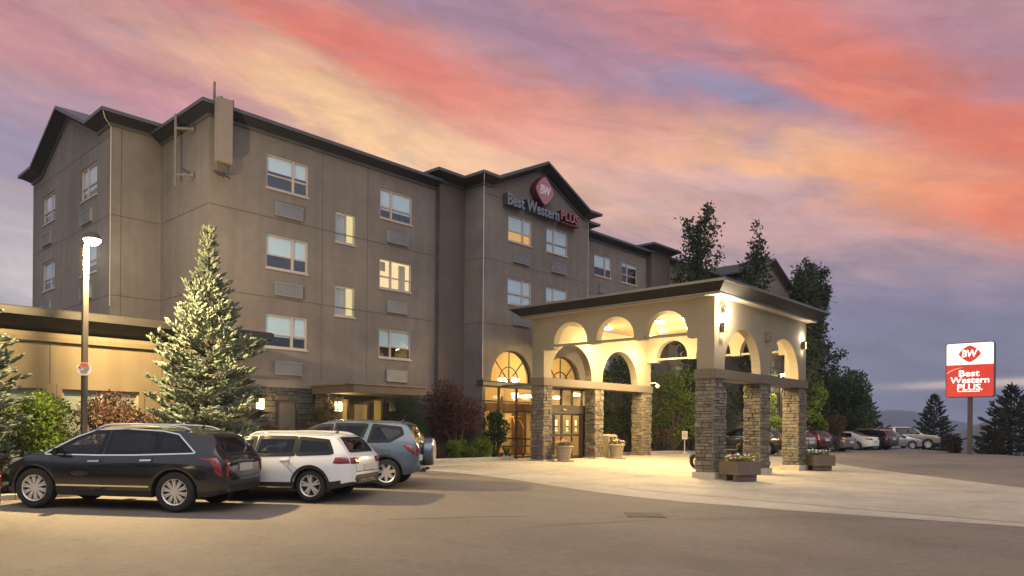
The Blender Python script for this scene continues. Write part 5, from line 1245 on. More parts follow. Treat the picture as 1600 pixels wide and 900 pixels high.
rim_m = mat('rim_alloy', (.72,.69,.64), .35, .6, var=.05); rim_d = mat('rim_shadow', (.012,.012,.012), .7, var=.1)
plastic = mat('black_plastic', (.022,.022,.023), .6, var=.1, vscale=6); seal_m = mat('window_seal_black', (.006,.006,.007), .35, var=.1, spec=.3)
under = mat('underbody', (.008,.008,.008), .9)
chrome = mat('chrome_trim', (.72,.70,.66), .12, 1., var=.02)
red_l = mat('tail_lens_red', (.20,.008,.010), .12, var=.08, coat=1.); red_b = emit('tail_lens_bright', (.8,.03,.03), .35)
clear_l = mat('headlamp_lens', (.55,.56,.58), .08, .5, var=.1, coat=1.)
g_clear = glass('car_glass', (.88,.93,.9), .80, .01, 1.0, .04); g_tint = glass('car_glass_tinted', (.6,.68,.75), .16, .01, 1.0, .04)
seat_m = mat('car_seat_beige', (.17,.14,.11), .8, var=.1); dash_m = mat('car_dash', (.03,.03,.03), .7, var=.1)
plate_m = mat('licence_plate', (.55,.53,.5), .5, var=.22, vscale=30, stretch=(1,1.6,1))
def car(name, label, S, loc, heading, paint_m, detail=2, group=None, pitch=None, clad=plastic):
    o = thing(name, label, S['cat'], (loc[0], loc[1], 0), 0, group)
    T, Bl, Wd = herm(S['T']), herm(S['B']), herm(S['W']); L0, L1 = S['T'][0][0], S['T'][-1][0]
    xs_ = set(np.linspace(L0+.03, L1-.03, 110 if detail > 1 else 64).round(4)) | {L0, L0+.008, L1, L1-.008}
    ra = S['r']*1.17; axles = (S['xf'], S['xr'])
    for a in axles:
        for k in range(-9, 10): xs_.add(round(a+ra*math.sin(k*math.pi/18), 4))
    xs_ = sorted(xs_)
    sill, fz, rz_ = S['sill']; lowf = herm([(L0, rz_), (axles[1]-ra-.05, sill+.02), (axles[1]+ra+.05, sill), (axles[0]-ra-.05, sill), (axles[0]+ra+.05, sill-.02), (L1, fz)])
    tum = S['tum']; crown = S.get('crown', .075)
    sp_ = herm([(.15,.90),(.35,.955),(.55,.992),(.72,1.0),(.86,.992),(1.0,.968),(1.15,.93)])
    NS, NG, NR = 9, 6, 6
    secs = []
    for x in xs_:
        zt = T(x); hw = Wd(x); zb = min(Bl(x), zt-.035); zl = lowf(x)
        for a in axles:
            if abs(x-a) < ra-1e-4: zl = max(zl, S['r']+math.sqrt(ra*ra-(x-a)**2)*.985-.01)
        zl = min(zl, zb-.02); beltz = Bl(x)
        zr_ = min(1., max(0., (zt-beltz)/.35)); cr_ = .03+(crown-.03)*zr_
        ze = max(zb+.004, zt-cr_); yb = hw*sp_(zb/S['B'][len(S['B'])//2][1])
        row = [(0., zl), (hw*.6, zl), (hw*sp_(zl/1.05)-.015, zl)]
        for i in range(1, NS+1):
            z = zl+(zb-zl)*i/NS; row.append((hw*sp_(z/S['B'][len(S['B'])//2][1]), z))
        for i in range(1, NG+1):
            z = zb+(ze-zb)*i/NG; row.append((max(.05, yb-tum*(z-zb)-.05*max(0,(z-zb)/.6)**2), z))
        ye = row[-1][0]
        for i in range(1, NR+1):
            q = i/NR; row.append((ye*(1-q), ze+(zt-ze)*(1-(1-q)**2.6)))
        secs.append(row)
    m = MB(); n = len(secs[0]); full = []
    for x, row in zip(xs_, secs):
        ring = [(x, y, z) for y, z in row] + [(x, -y, z) for y, z in row[-2:0:-1]]; full.append(ring)
    k = len(full[0]); vs = [p for r in full for p in r]; fs = []; mi = []
    cl = S.get('clad', -1)
    for i in range(len(full)-1):
        for j in range(k):
            q = (i*k+j, i*k+(j+1) % k, (i+1)*k+(j+1) % k, (i+1)*k+j); zc = sum(vs[a][2] for a in q)/4
            jj = j if j < n-1 else k-1-j
            fs.append(q); mi.append(2 if jj < 2 else (1 if zc < cl else 0))
    fs.append(tuple(range(k-1,-1,-1))); mi.append(1 if S.get('clad') else 0); fs.append(tuple((len(full)-1)*k+j for j in range(k))); mi.append(0)
    me = bpy.data.meshes.new('tmp'); me.from_pydata(vs, [], fs); bm = bmesh.new(); bm.from_mesh(me); bpy.data.meshes.remove(me)
    bmesh.ops.recalc_face_normals(bm, faces=bm.faces); bm.faces.ensure_lookup_table()
    bvh = BVHTree.FromBMesh(bm)
    def side(x, z, sg, off):
        h = bvh.ray_cast(Vector((x, sg*3, z)), Vector((0,-sg,0)), 3.2)
        if h[0] is None: h = bvh.find_nearest(Vector((x, sg*.9, z)))
        nn = h[1] if h[1].y*sg > 0 else -h[1]; nn = Vector((nn.x*.3, nn.y, nn.z)).normalized(); return h[0]+nn*off
    def rear(y, z, sg, off):
        h = bvh.ray_cast(Vector((-5, y, z)), Vector((1,0,0)), 6)
        if h[0] is None: h = bvh.find_nearest(Vector((L0, y, z)))
        return h[0]+Vector((-1,0,.25)).normalized()*off
    def front(y, z, sg, off):
        h = bvh.ray_cast(Vector((5, y, z)), Vector((-1,0,0)), 6)
        if h[0] is None: h = bvh.find_nearest(Vector((L1, y, z)))
        return h[0]+Vector((1,0,.25)).normalized()*off
    def ribbon(mb, pts, w, pr, sg, off, closed=False, mi_=0):
        P = [Vector(p) for p in pts]; out = []
        seg = list(zip(P, P[1:])) + ([(P[-1], P[0])] if closed else [])
        for a, b in seg:
            c = max(1, int((b-a).length/.05)); out += [a.lerp(b, i/c) for i in range(c)]
        if not closed: out.append(P[-1])
        V = []; N_ = len(out)
        for i, p in enumerate(out):
            a = out[(i-1) % N_] if closed else out[max(0,i-1)]; b = out[(i+1) % N_] if closed else out[min(N_-1,i+1)]
            d = (b-a).normalized(); nn = Vector((-d.y, d.x)); 
            for s, oo in ((-w/2, .0), (-w/2*.86, off), (w/2*.86, off), (w/2, .0)): q = p+nn*s; V.append(pr(q.x, q.y, sg, oo))
        F = []
        for i in range(N_ if closed else N_-1):
            for j in range(3): F.append((i*4+j, i*4+j+1, ((i+1) % N_)*4+j+1, ((i+1) % N_)*4+j))
        mb.add(V, F, mi_)
    def patch(mb, poly, pr, sg, off, nu=14, nv=5, mi_=0, rim=True):
        """surface panel over a 2-D outline that is single-valued along its first axis"""
        u0, u1 = min(p[0] for p in poly), max(p[0] for p in poly); V = []; F = []; e = (u1-u0)*.002
        for i in range(nu+1):
            u = u0+e+(u1-u0-2*e)*i/nu; hits = []
            for (x1,y1),(x2,y2) in zip(poly, poly[1:]+poly[:1]):
                if (x1-u)*(x2-u) <= 0 and abs(x2-x1) > 1e-9: hits.append(y1+(y2-y1)*(u-x1)/(x2-x1))
            a, b = min(hits), max(hits)
            for j in range(nv+1):
                edge = rim and (i in (0,nu) or j in (0,nv)); V.append(pr(u, a+(b-a)*j/nv, sg, off*(.2 if edge else 1)))
        for i in range(nu):
            for j in range(nv): F.append((i*(nv+1)+j, i*(nv+1)+j+1, (i+1)*(nv+1)+j+1, (i+1)*(nv+1)+j))
        mb.add(V, F, mi_)
    parts = []
    def fin(mb, nm, mt, parent=o, smooth=True):
        q = mb.build(nm, mt, parent, smooth=smooth, local=True); return q
    kill = []
    # side glass
    for wi, wpoly in enumerate(S['win']):
        clr = wi == 0
        for sg in (1, -1):
            b = MB(); patch(b, wpoly, side, sg, .004, 12, 6, 0, False); w_ = fin(b, 'side_window', g_clear if clr else g_tint)
            b = MB(); ribbon(b, wpoly, .085, side, sg, .007, True); fin(b, 'window_seal', seal_m, w_)
        kill.append(('s', wpoly))
    if S.get('chrome'):
        for sg in (1, -1):
            b = MB()
            for ln in S['chrome']: ribbon(b, ln, .028, side, sg, .016)
            fin(b, 'chrome_strip', chrome)
    rw_ = S.get('rearglass')
    if rw_:
        b = MB(); patch(b, rw_, rear, 1, .005, 14, 6, 0, False); w_ = fin(b, 'rear_window', g_tint); b = MB(); ribbon(b, rw_, .07, rear, 1, .008, True); fin(b, 'window_seal', seal_m, w_); kill.append(('r', rw_))
    fw_ = S.get('frontglass')
    if fw_:
        b = MB(); patch(b, fw_, front, 1, .005, 14, 6, 0, False); w_ = fin(b, 'windscreen', g_clear); b = MB(); ribbon(b, fw_, .06, front, 1, .008, True); fin(b, 'window_seal', seal_m, w_); kill.append(('f', fw_))
    # shut lines
    if detail:
        sl_m = mat('shut_line', (.012,.012,.012), .8)
        for ln in S.get('seams', []):
            for sg in (1, -1): b = MB(); ribbon(b, ln, .012, side, sg, .0015); fin(b, 'shut_line', sl_m)
        for ln in S.get('rseams', []): b = MB(); ribbon(b, ln, .014, rear, 1, .002); fin(b, 'shut_line', sl_m)
        for ln in S.get('handles', []):
            for sg in (1, -1):
                b = MB(); ribbon(b, ln, .034, side, sg, .032); fin(b, 'door_handle', chrome if S.get('chrome') else paint_m)
        for ln in S.get('strips', []):
            for sg in (1, -1): b = MB(); ribbon(b, ln, .035, side, sg, .014); fin(b, 'side_moulding', chrome if S.get('chrome') or S.get('stripm') else plastic)
        if S.get('archtrim'):
            for a in axles:
                for sg in (1, -1):
                    b = MB(); ribbon(b, [(a+(ra+.022)*math.cos(t), S['r']+(ra+.022)*math.sin(t)) for t in np.linspace(-.32, math.pi+.32, 26)], .075, side, sg, .018); fin(b, 'wheel_arch_trim', clad)
    for poly in S.get('tail', []):
        for sg in (1, -1):
            q = [(y*sg, z) for y, z in poly['r']] if 'r' in poly else None; b = MB()
            if 's' in poly: patch(b, poly['s'], side, sg, .018, 8, 6)
            if q: patch(b, q, rear, 1, .02, 8, 6)
            fin(b, 'tail_light', red_l if poly.get('c') != 'w' else clear_l)
    for poly in S.get('head', []):
        for sg in (1, -1):
            b = MB()
            if 's' in poly: patch(b, poly['s'], side, sg, .012, 8, 4)
            if 'f' in poly: patch(b, [(y*sg, z) for y, z in poly['f']], front, 1, .014, 8, 4)
            fin(b, 'headlight', clear_l)
    for nm, poly, mt in S.get('rear', []):
        b = MB(); patch(b, poly, rear, 1, .016, 10, 4); fin(b, nm, mt)
    for nm, poly, mt in S.get('front', []):
        b = MB(); patch(b, poly, front, 1, .014, 10, 4); fin(b, nm, mt)
    # cut the body open behind the glass
    if detail:
        dele = []
        for fc in bm.faces:
            c = fc.calc_center_median(); nn = fc.normal
            for t, poly in kill:
                if t == 's' and abs(nn.y) > .45 and inside(poly, c.x, c.z): dele.append(fc); break
                if t == 'r' and nn.x < -.15 and c.x < L0+S.get('rdepth', 1.2) and inside(poly, c.y, c.z): dele.append(fc); break
                if t == 'f' and nn.x > .15 and inside(poly, c.y, c.z) and c.x < S['xf']: dele.append(fc); break
        mis_ = mi; mm = {f.index: mis_[f.index] for f in bm.faces}
        for f in bm.faces: f.material_index = mm[f.index]; f.smooth = True
        bmesh.ops.delete(bm, geom=dele, context='FACES')
        # cabin
        zt0 = T((L0+L1)/2-.2); cab = MB()
        for sx_, row in ((S['seats'][0], 0), (S['seats'][1], 1)):
            for sg in (-1, 1):
                y = sg*.37
                cab.box(sx_-.05,sx_+.45,y-.25,y+.25,.45,.68); cab.add([(sx_-.08,y-.25,.6),(sx_+.06,y-.25,.6),(sx_+.06,y+.25,.6),(sx_-.08,y+.25,.6),(sx_-.26,y-.21,1.16),(sx_-.15,y-.21,1.16),(sx_-.15,y+.21,1.16),(sx_-.26,y+.21,1.16)], [(0,3,2,1),(4,5,6,7),(0,1,5,4),(1,2,6,5),(2,3,7,6),(3,0,4,7)])
                cab.box(sx_-.27,sx_-.18,y-.12,y+.12,1.19,1.36)
        q = cab.build('seats', S.get('seatm', seat_m), o, local=True, bevel=.03, smooth=True)
        d = MB(); dx_ = S['seats'][0]+.85; d.box(dx_, dx_+.5, -.7, .7, .6, S['B'][len(S['B'])//2][1]-.04); d.tube([(dx_+.02,.37,.86),(dx_-.16,.37,.92)], .03)
        d.tube([(dx_-.16+.06*math.cos(t)*.5, .37+.18*math.sin(t), .93+.18*math.cos(t)*.9) for t in np.linspace(0, 6.283, 20)], .016, 6, caps=False); d.build('dashboard', dash_m, o, local=True)
        d = MB(); d.box(L0+.35, dx_+.3, -.72, .72, .36, .44); d.build('cabin_floor', dash_m, o, local=True)
    else:
        for f in bm.faces: f.material_index = mi[f.index]; f.smooth = True
    bme = bpy.data.meshes.new('body'); bm.to_mesh(bme); bm.free()
    for mt in (paint_m, clad, under): bme.materials.append(mt)
    bme.set_sharp_from_angle(angle=R(34))
    bo = bpy.data.objects.new('body', bme); COL.objects.link(bo); bo.parent = o
    # wheels
    wy = Wd(0)-.125-.02; r = S['r']; rr_ = r*S.get('rimf', .68)
    for a in axles:
        for sg in (1, -1):
            b = MB(); hw = .115
            b.lathe([(rr_,-hw*.8),(rr_+.01,-hw),(r-.05,-hw),(r-.012,-hw*.78),(r,-hw*.4),(r,hw*.4),(r-.012,hw*.78),(r-.05,hw),(rr_+.01,hw),(rr_,hw*.8)], (a, sg*wy, r), 36, axis='y', caps=False)
            wh = b.build('wheel', tyre_m, o, local=True, smooth=30)
            b = MB(); yo = sg*(wy+sg*0)+sg*.07; yo = sg*(wy+.075)
            b.lathe([(.001,-.05*sg),(rr_*.98,-.05*sg)], (a, yo, r), 30, 1, 'y', caps=False)
            b.lathe([(rr_*.9,-.045*sg),(rr_*.93,.012*sg),(rr_*1.0,.022*sg),(rr_*1.01,-.02*sg)], (a, yo, r), 36, 0, 'y', caps=False)
            b.lathe([(.001,.012*sg),(rr_*.16,.01*sg),(rr_*.2,-.03*sg)], (a, yo, r), 18, 0, 'y', caps=False)
            ns = S['spokes']; 
            for k in range(ns):
                an = 2*math.pi*k/ns+.2
                for ds in S.get('spk', (0,)):
                    a1, a2 = an+ds*.55, an+ds; w1, w2 = S.get('sw', (.05,.042)); p0 = Vector((math.cos(a1), 0, math.sin(a1)))*rr_*.14; p1 = Vector((math.cos(a2), 0, math.sin(a2)))*rr_*.95
                    d = (p1-p0).normalized(); nn = Vector((-d.z, 0, d.x)); c = Vector((a, yo, r)); y1, y2 = Vector((0,sg*.008,0)), Vector((0,sg*-.012,0)); dn = Vector((0,-sg*.035,0))
                    b.add([c+p0-nn*w1*.5+y1, c+p0+nn*w1*.5+y1, c+p1+nn*w2*.5+y1*1.5, c+p1-nn*w2*.5+y1*1.5, c+p0-nn*w1*.7+dn, c+p0+nn*w1*.7+dn, c+p1+nn*w2*.7+dn, c+p1-nn*w2*.7+dn], [(0,1,2,3),(0,4,5,1),(1,5,6,2),(2,6,7,3),(3,7,4,0)])
            b.build('rim', [rim_m, rim_d], wh, local=True, fix=True)
    # mirrors, rails, exhaust and the like
    for sg in (1, -1):
        mx, mz = S['mirror']; y = abs(side(mx, mz, sg, 0).y); b = MB()
        b.add([(mx-.10,sg*(y+.05),mz-.06),(mx+.10,sg*(y+.07),mz-.05),(mx+.06,sg*(y+.23),mz-.03),(mx-.10,sg*(y+.25),mz-.04),(mx-.10,sg*(y+.05),mz+.09),(mx+.04,sg*(y+.07),mz+.08),(mx+.02,sg*(y+.22),mz+.09),(mx-.10,sg*(y+.25),mz+.10)], [(0,3,2,1),(4,5,6,7),(0,1,5,4),(1,2,6,5),(2,3,7,6),(3,0,4,7)])
        b.box(mx-.03,mx+.05,min(sg*(y-.05),sg*(y+.08)),max(sg*(y-.05),sg*(y+.08)),mz-.05,mz-.01); b.build('mirror', paint_m if S.get('mpaint', 1) else plastic, o, local=True, bevel=.015, smooth=True)
    if S.get('rails'):
        a, b_ = S['rails']
        for sg in (1, -1):
            pts = []
            for x in np.linspace(b_, a, 14):
                h = bvh.ray_cast(Vector((x, sg*S.get('raily', .58), 3)), Vector((0,0,-1)), 3); e = min(x-b_, a-x); pts.append(h[0]+Vector((0,0,.012+min(.05, e*.25))))
            b = MB(); b.tube(pts, .026, 8); b.build('roof_rail', chrome if S.get('chrome') else mat('rail_silver', (.55,.54,.52), .3, .8), o, local=True, smooth=True)
    for (x, y, z, dx_) in S.get('pipes', []):
        b = MB(); b.tube([(x+.15,y,z),(x-dx_,y,z)], .042, 12); b.build('exhaust_pipe', chrome, o, local=True)
    if S.get('antenna'):
        x, y = S['antenna']; h = bvh.ray_cast(Vector((x,y,3)), Vector((0,0,-1)), 3)[0]
        b = MB(); b.tube([h, h+Vector((-.06,0,.04))], .03, 8)
        if S.get('whip'): b.tube([h, h+Vector((-.22,0,.30))], [.006,.003], 5)
        b.build('aerial', plastic, o, local=True)
    if S.get('plate'):
        b = MB(); y0_, y1_, z0_, z1_ = S['plate']; c = rear(0, (z0_+z1_)/2, 1, .03); c2 = rear((y0_+y1_)/2, (z0_+z1_)/2, 1, .03)
        b.box(c2.x-.005, c2.x+.05, y0_, y1_, z0_, z1_); p_ = b.build('licence_plate', plate_m, o, local=True)
    if S.get('extra'): S['extra'](o, dict(side=side, rear=rear, front=front, ribbon=ribbon, patch=patch, fin=fin, paint=paint_m, bvh=bvh, L0=L0, L1=L1))
    # set it down on the slope, nose along heading
    hx, hy = math.cos(heading), math.sin(heading); zf = ground(loc[0]+hx*axles[0], loc[1]+hy*axles[0]); zr_ = ground(loc[0]+hx*axles[1], loc[1]+hy*axles[1])
    pt = math.atan2(zf-zr_, axles[0]-axles[1]); o.location = (loc[0], loc[1], zr_ - axles[1]*math.tan(pt)+.006); o.rotation_euler = (0, -pt, heading)
    return o
def mir(poly): return poly + [(-y, z) for y, z in poly[::-1]]
SUV = dict(cat='car', r=.392, xf=1.46, xr=-1.40, sill=(.27,.30,.40), tum=.36, clad=.40,
  T=[(-2.41,.60),(-2.405,.86),(-2.37,1.03),(-2.29,1.10),(-2.16,1.30),(-2.02,1.49),(-1.96,1.555),(-1.75,1.60),(-1.3,1.645),(-.5,1.668),(.15,1.655),(.5,1.575),(.95,1.345),(1.32,1.15),(1.6,1.085),(1.95,1.01),(2.15,.93),(2.25,.82),(2.295,.66),(2.30,.55)],
  B=[(-2.41,1.12),(-1.8,1.125),(-1.0,1.095),(0,1.06),(.9,1.03),(1.4,1.01),(2.30,.80)],
  W=[(-2.41,.72),(-2.38,.81),(-2.28,.88),(-2.0,.925),(-1.4,.95),(0,.95),(1.2,.952),(1.6,.94),(1.92,.87),(2.12,.74),(2.25,.58),(2.30,.42)],
  win=[[(1.12,1.075),(.10,1.095),(.06,1.535),(.34,1.515),(.62,1.395)], [(.0,1.10),(-1.0,1.13),(-.98,1.535),(-.04,1.545)], [(-1.06,1.135),(-1.70,1.175),(-1.38,1.455),(-1.06,1.52)]],
  chrome=[[(1.22,1.055),(.1,1.065),(-.6,1.085),(-1.78,1.145)], [(-1.80,1.155),(-1.60,1.33),(-1.40,1.50),(-1.05,1.56),(-.3,1.585),(.30,1.555),(.66,1.41),(1.24,1.07)]],
  seams=[[(1.08,1.03),(1.05,.6),(1.00,.36)], [(.05,1.06),(.06,.6),(.04,.36)], [(-.98,1.10),(-.90,.80),(-1.0,.70)], [(1.0,.36),(.04,.355),(-.93,.37)], [(1.9,.98),(1.45,1.05),(1.1,1.04)]],
  handles=[[(.33,.945),(.10,.955)], [(-.72,.985),(-.95,.995)]], strips=[[(.98,.47),(-.90,.485)]],
  tail=[dict(s=[(-1.82,1.065),(-2.26,1.075),(-2.35,.72),(-2.24,.73),(-2.12,.975)], r=[(.70,1.05),(.80,1.03),(.81,.72),(.75,.72)])],
  head=[dict(s=[(1.66,.985),(1.92,.955),(2.10,.90),(2.10,.80),(1.96,.86)])],
  rearglass=mir([(0,1.50),(.56,1.48),(.66,1.17),(.62,1.12)])[:0] or [(-.64,1.16),(-.54,1.49),(.54,1.49),(.64,1.16),(.58,1.13),(-.58,1.13)], rdepth=.6,
  frontglass=[(-.70,1.19),(-.56,1.58),(.56,1.58),(.70,1.19)],
  rear=[('tailgate_strip', [(-.46,.985),(.46,.985),(.44,1.015),(-.44,1.015)], chrome), ('bumper_insert', [(-.72,.48),(.72,.48),(.74,.62),(-.74,.62)], plastic)],
  rseams=[[(-.62,1.0),(-.66,.70),(-.2,.68),(.2,.68),(.66,.70),(.62,1.0)]], front=[('grille', [(-.42,.62),(.42,.62),(.46,.88),(-.46,.88)], plastic)],
  plate=(-.26,.26,.80,.95), seats=(.05,-.9), mirror=(.92,1.10), rails=(.35,-1.55), raily=.60, spokes=10, spk=(-.10,.10), sw=(.034,.026), rimf=.66, pipes=[(-2.30,.52,.42,.06),(-2.30,-.52,.42,.06)], antenna=(-1.45,0), mpaint=1)
WAG = dict(cat='car', r=.34, xf=1.33, xr=-1.30, sill=(.25,.26,.38), tum=.36, clad=.43, archtrim=1, stripm=1,
  T=[(-2.28,.55),(-2.275,.80),(-2.24,.96),(-2.14,1.06),(-2.02,1.24),(-1.88,1.40),(-1.80,1.455),(-1.4,1.475),(-.5,1.495),(.1,1.485),(.45,1.42),(.9,1.22),(1.22,1.05),(1.5,.985),(1.9,.90),(2.15,.80),(2.26,.68),(2.28,.5)],
  B=[(-2.28,1.03),(-1.7,1.01),(-1.0,.985),(0,.965),(.9,.94),(1.4,.91),(2.28,.72)],
  W=[(-2.28,.64),(-2.24,.75),(-2.12,.83),(-1.8,.875),(-1.2,.90),(0,.90),(1.2,.90),(1.7,.87),(2.0,.79),(2.2,.64),(2.28,.42)],
  win=[[(1.02,.975),(.10,.99),(.06,1.375),(.32,1.355),(.62,1.235)], [(.01,.995),(-.92,1.018),(-.92,1.375),(-.04,1.385)], [(-1.0,1.02),(-1.80,1.055),(-1.66,1.31),(-1.0,1.37)]],
  seams=[[(.98,.93),(.96,.6),(.90,.34)], [(.05,.96),(.06,.6),(.04,.34)], [(-.84,.99),(-.80,.74),(-.92,.60)], [(.90,.34),(-.86,.34)]],
  handles=[[(.30,.86),(.12,.868)], [(-.60,.885),(-.80,.893)]], strips=[[(.88,.30),(-.88,.31)]],
  tail=[dict(s=[(-1.86,.955),(-2.0,.965),(-2.16,.955),(-2.20,.83),(-2.0,.82),(-1.83,.83)], r=[(.44,.94),(.62,.955),(.78,.955),(.78,.82),(.46,.82)])],
  head=[dict(s=[(1.75,.80),(2.0,.78),(2.1,.70),(1.95,.66)])],
  rearglass=[(-.62,1.09),(-.52,1.36),(.52,1.36),(.62,1.09)], rdepth=.6, frontglass=[(-.64,1.08),(-.52,1.40),(.52,1.40),(.64,1.08)],
  rear=[('bumper_insert', [(-.74,.36),(.74,.36),(.76,.58),(-.76,.58)], plastic), ('skid_plate', [(-.52,.40),(.52,.40),(.44,.48),(-.44,.48)], MATS.get('rail_silver') or mat('rail_silver', (.55,.54,.52), .3, .8))],
  rseams=[[(-.60,1.0),(-.62,.64),(.62,.64),(.60,1.0)]], front=[('grille', [(-.5,.6),(.5,.6),(.5,.68),(-.5,.68)], plastic)],
  plate=(-.25,.25,.66,.80), seats=(.05,-.85), mirror=(.85,1.0), rails=(.30,-1.70), raily=.56, spokes=5, spk=(-.17,.17), sw=(.05,.036), rimf=.70, antenna=(-1.5,0))
def spare(o, F):
    b = MB(); x = F['L0']-.10
    b.lathe([(.001,-.16),(.30,-.16),(.345,-.13),(.36,-.06),(.36,.06),(.33,.09),(.001,.09)], (x, -.08, .86), 36, axis='x'); s = b.build('spare_wheel_cover', F['paint'], o, local=True, smooth=30)
    b = MB(); b.lathe([(.001,-.164),(.275,-.164),(.285,-.158)], (x, -.08, .86), 36, axis='x', caps=False); b.build('cover_plate', mat('spare_plate', (.50,.45,.40), .35, .3, var=.05), s, local=True)
    b = MB(); b.box(F['L0']-.06, F['L0']+.1, -.8, .8, .44, .54); b.build('step_bumper', F['paint'], o, local=True, bevel=.03, smooth=True)
    b = MB(); b.box(F['L0']-.14, F['L0']-.05, -.05, .05, .40, .46); b.build('tow_hitch', plastic, o, local=True)
def flaps(o, F): pass
CUV = dict(cat='car', r=.355, xf=1.33, xr=-1.33, sill=(.29,.30,.40), tum=.32, clad=.34,
  T=[(-2.13,.58),(-2.125,.90),(-2.10,1.06),(-2.04,1.16),(-1.95,1.38),(-1.85,1.55),(-1.78,1.61),(-1.4,1.645),(-.5,1.675),(.15,1.66),(.5,1.57),(.95,1.33),(1.28,1.13),(1.6,1.06),(1.95,.96),(2.15,.84),(2.24,.70),(2.26,.5)],
  B=[(-2.13,1.15),(-1.7,1.13),(-1.0,1.09),(0,1.05),(.9,1.02),(1.4,.98),(2.26,.78)],
  W=[(-2.13,.70),(-2.10,.78),(-2.0,.845),(-1.7,.875),(-1.2,.892),(0,.892),(1.2,.89),(1.7,.875),(2.0,.80),(2.18,.66),(2.26,.44)],
  win=[[(1.05,1.07),(.10,1.085),(.06,1.53),(.34,1.51),(.64,1.39)], [(.0,1.09),(-.66,1.115),(-.82,1.54),(-.04,1.545)], [(-.88,1.13),(-1.42,1.15),(-1.72,1.32),(-1.66,1.46),(-.98,1.53)]],
  seams=[[(1.0,1.02),(.98,.6),(.92,.38)], [(.05,1.05),(.06,.6),(.04,.38)], [(-.80,1.09),(-.78,.80),(-.92,.66)], [(.92,.38),(-.90,.38)], [(-1.22,.92),(-1.42,.92),(-1.42,.80),(-1.22,.80),(-1.22,.92)]],
  handles=[[(.30,.93),(.12,.94)], [(-.52,.955),(-.72,.965)]],
  tail=[dict(s=[(-1.72,1.05),(-1.9,1.04),(-2.03,.99),(-2.05,.80),(-1.94,.86)], r=[(.68,1.04),(.80,1.0),(.80,.76),(.68,.80)])],
  rearglass=[(-.60,1.20),(-.54,1.52),(.54,1.52),(.60,1.20)], rdepth=.6, frontglass=[(-.66,1.17),(-.54,1.58),(.54,1.58),(.66,1.17)],
  plate=(.32,.70,.66,.80), seats=(.05,-.85), mirror=(.88,1.09), spokes=7, spk=(0,), sw=(.08,.062), rimf=.66, antenna=(-1.62,.35), whip=1, extra=spare, pipes=[(-2.05,-.5,.34,.06)])
SED = dict(cat='car', r=.33, xf=1.38, xr=-1.38, sill=(.22,.22,.34), tum=.42,
  T=[(-2.41,.5),(-2.40,.78),(-2.36,.95),(-2.25,1.035),(-1.85,1.08),(-1.62,1.13),(-1.1,1.33),(-.7,1.42),(-.2,1.45),(.2,1.43),(.6,1.30),(1.0,1.11),(1.25,.99),(1.6,.93),(2.0,.84),(2.28,.72),(2.38,.6),(2.41,.45)],
  B=[(-2.41,1.0),(-1.7,1.0),(-1,.97),(0,.94),(.9,.91),(1.4,.88),(2.41,.66)],
  W=[(-2.41,.60),(-2.37,.72),(-2.2,.81),(-1.8,.88),(-1.2,.915),(0,.92),(1.2,.91),(1.8,.86),(2.1,.76),(2.32,.58),(2.41,.36)],
  win=[[(.95,.955),(.08,.97),(.04,1.32),(.25,1.30),(.5,1.22)], [(.0,.975),(-.95,1.0),(-.85,1.27),(-.04,1.33)]],
  seams=[[(.92,.91),(.9,.3)], [(.04,.94),(.03,.3)], [(-.92,.97),(-.98,.62)]], handles=[[(.28,.84),(.12,.85)], [(-.7,.87),(-.86,.88)]],
  tail=[dict(s=[(-1.95,.93),(-2.2,.95),(-2.32,.93),(-2.32,.80),(-2.1,.84)], r=[(.42,.93),(.75,.94),(.76,.80),(.44,.80)])],
  head=[dict(s=[(1.7,.82),(2.0,.78),(2.2,.66),(2.0,.64)], f=[(.40,.62),(.68,.64),(.66,.74),(.42,.70)])],
  rearglass=[(-.62,1.14),(-.50,1.36),(.50,1.36),(.62,1.14)], rdepth=1.9, frontglass=[(-.66,1.02),(-.5,1.38),(.5,1.38),(.66,1.02)],
  front=[('grille', [(-.38,.52),(.38,.52),(.42,.64),(-.42,.64)], plastic)], plate=(-.25,.25,.62,.76), seats=(.05,-.8), mirror=(.80,.98), spokes=5, spk=(-.15,.15), sw=(.05,.04))
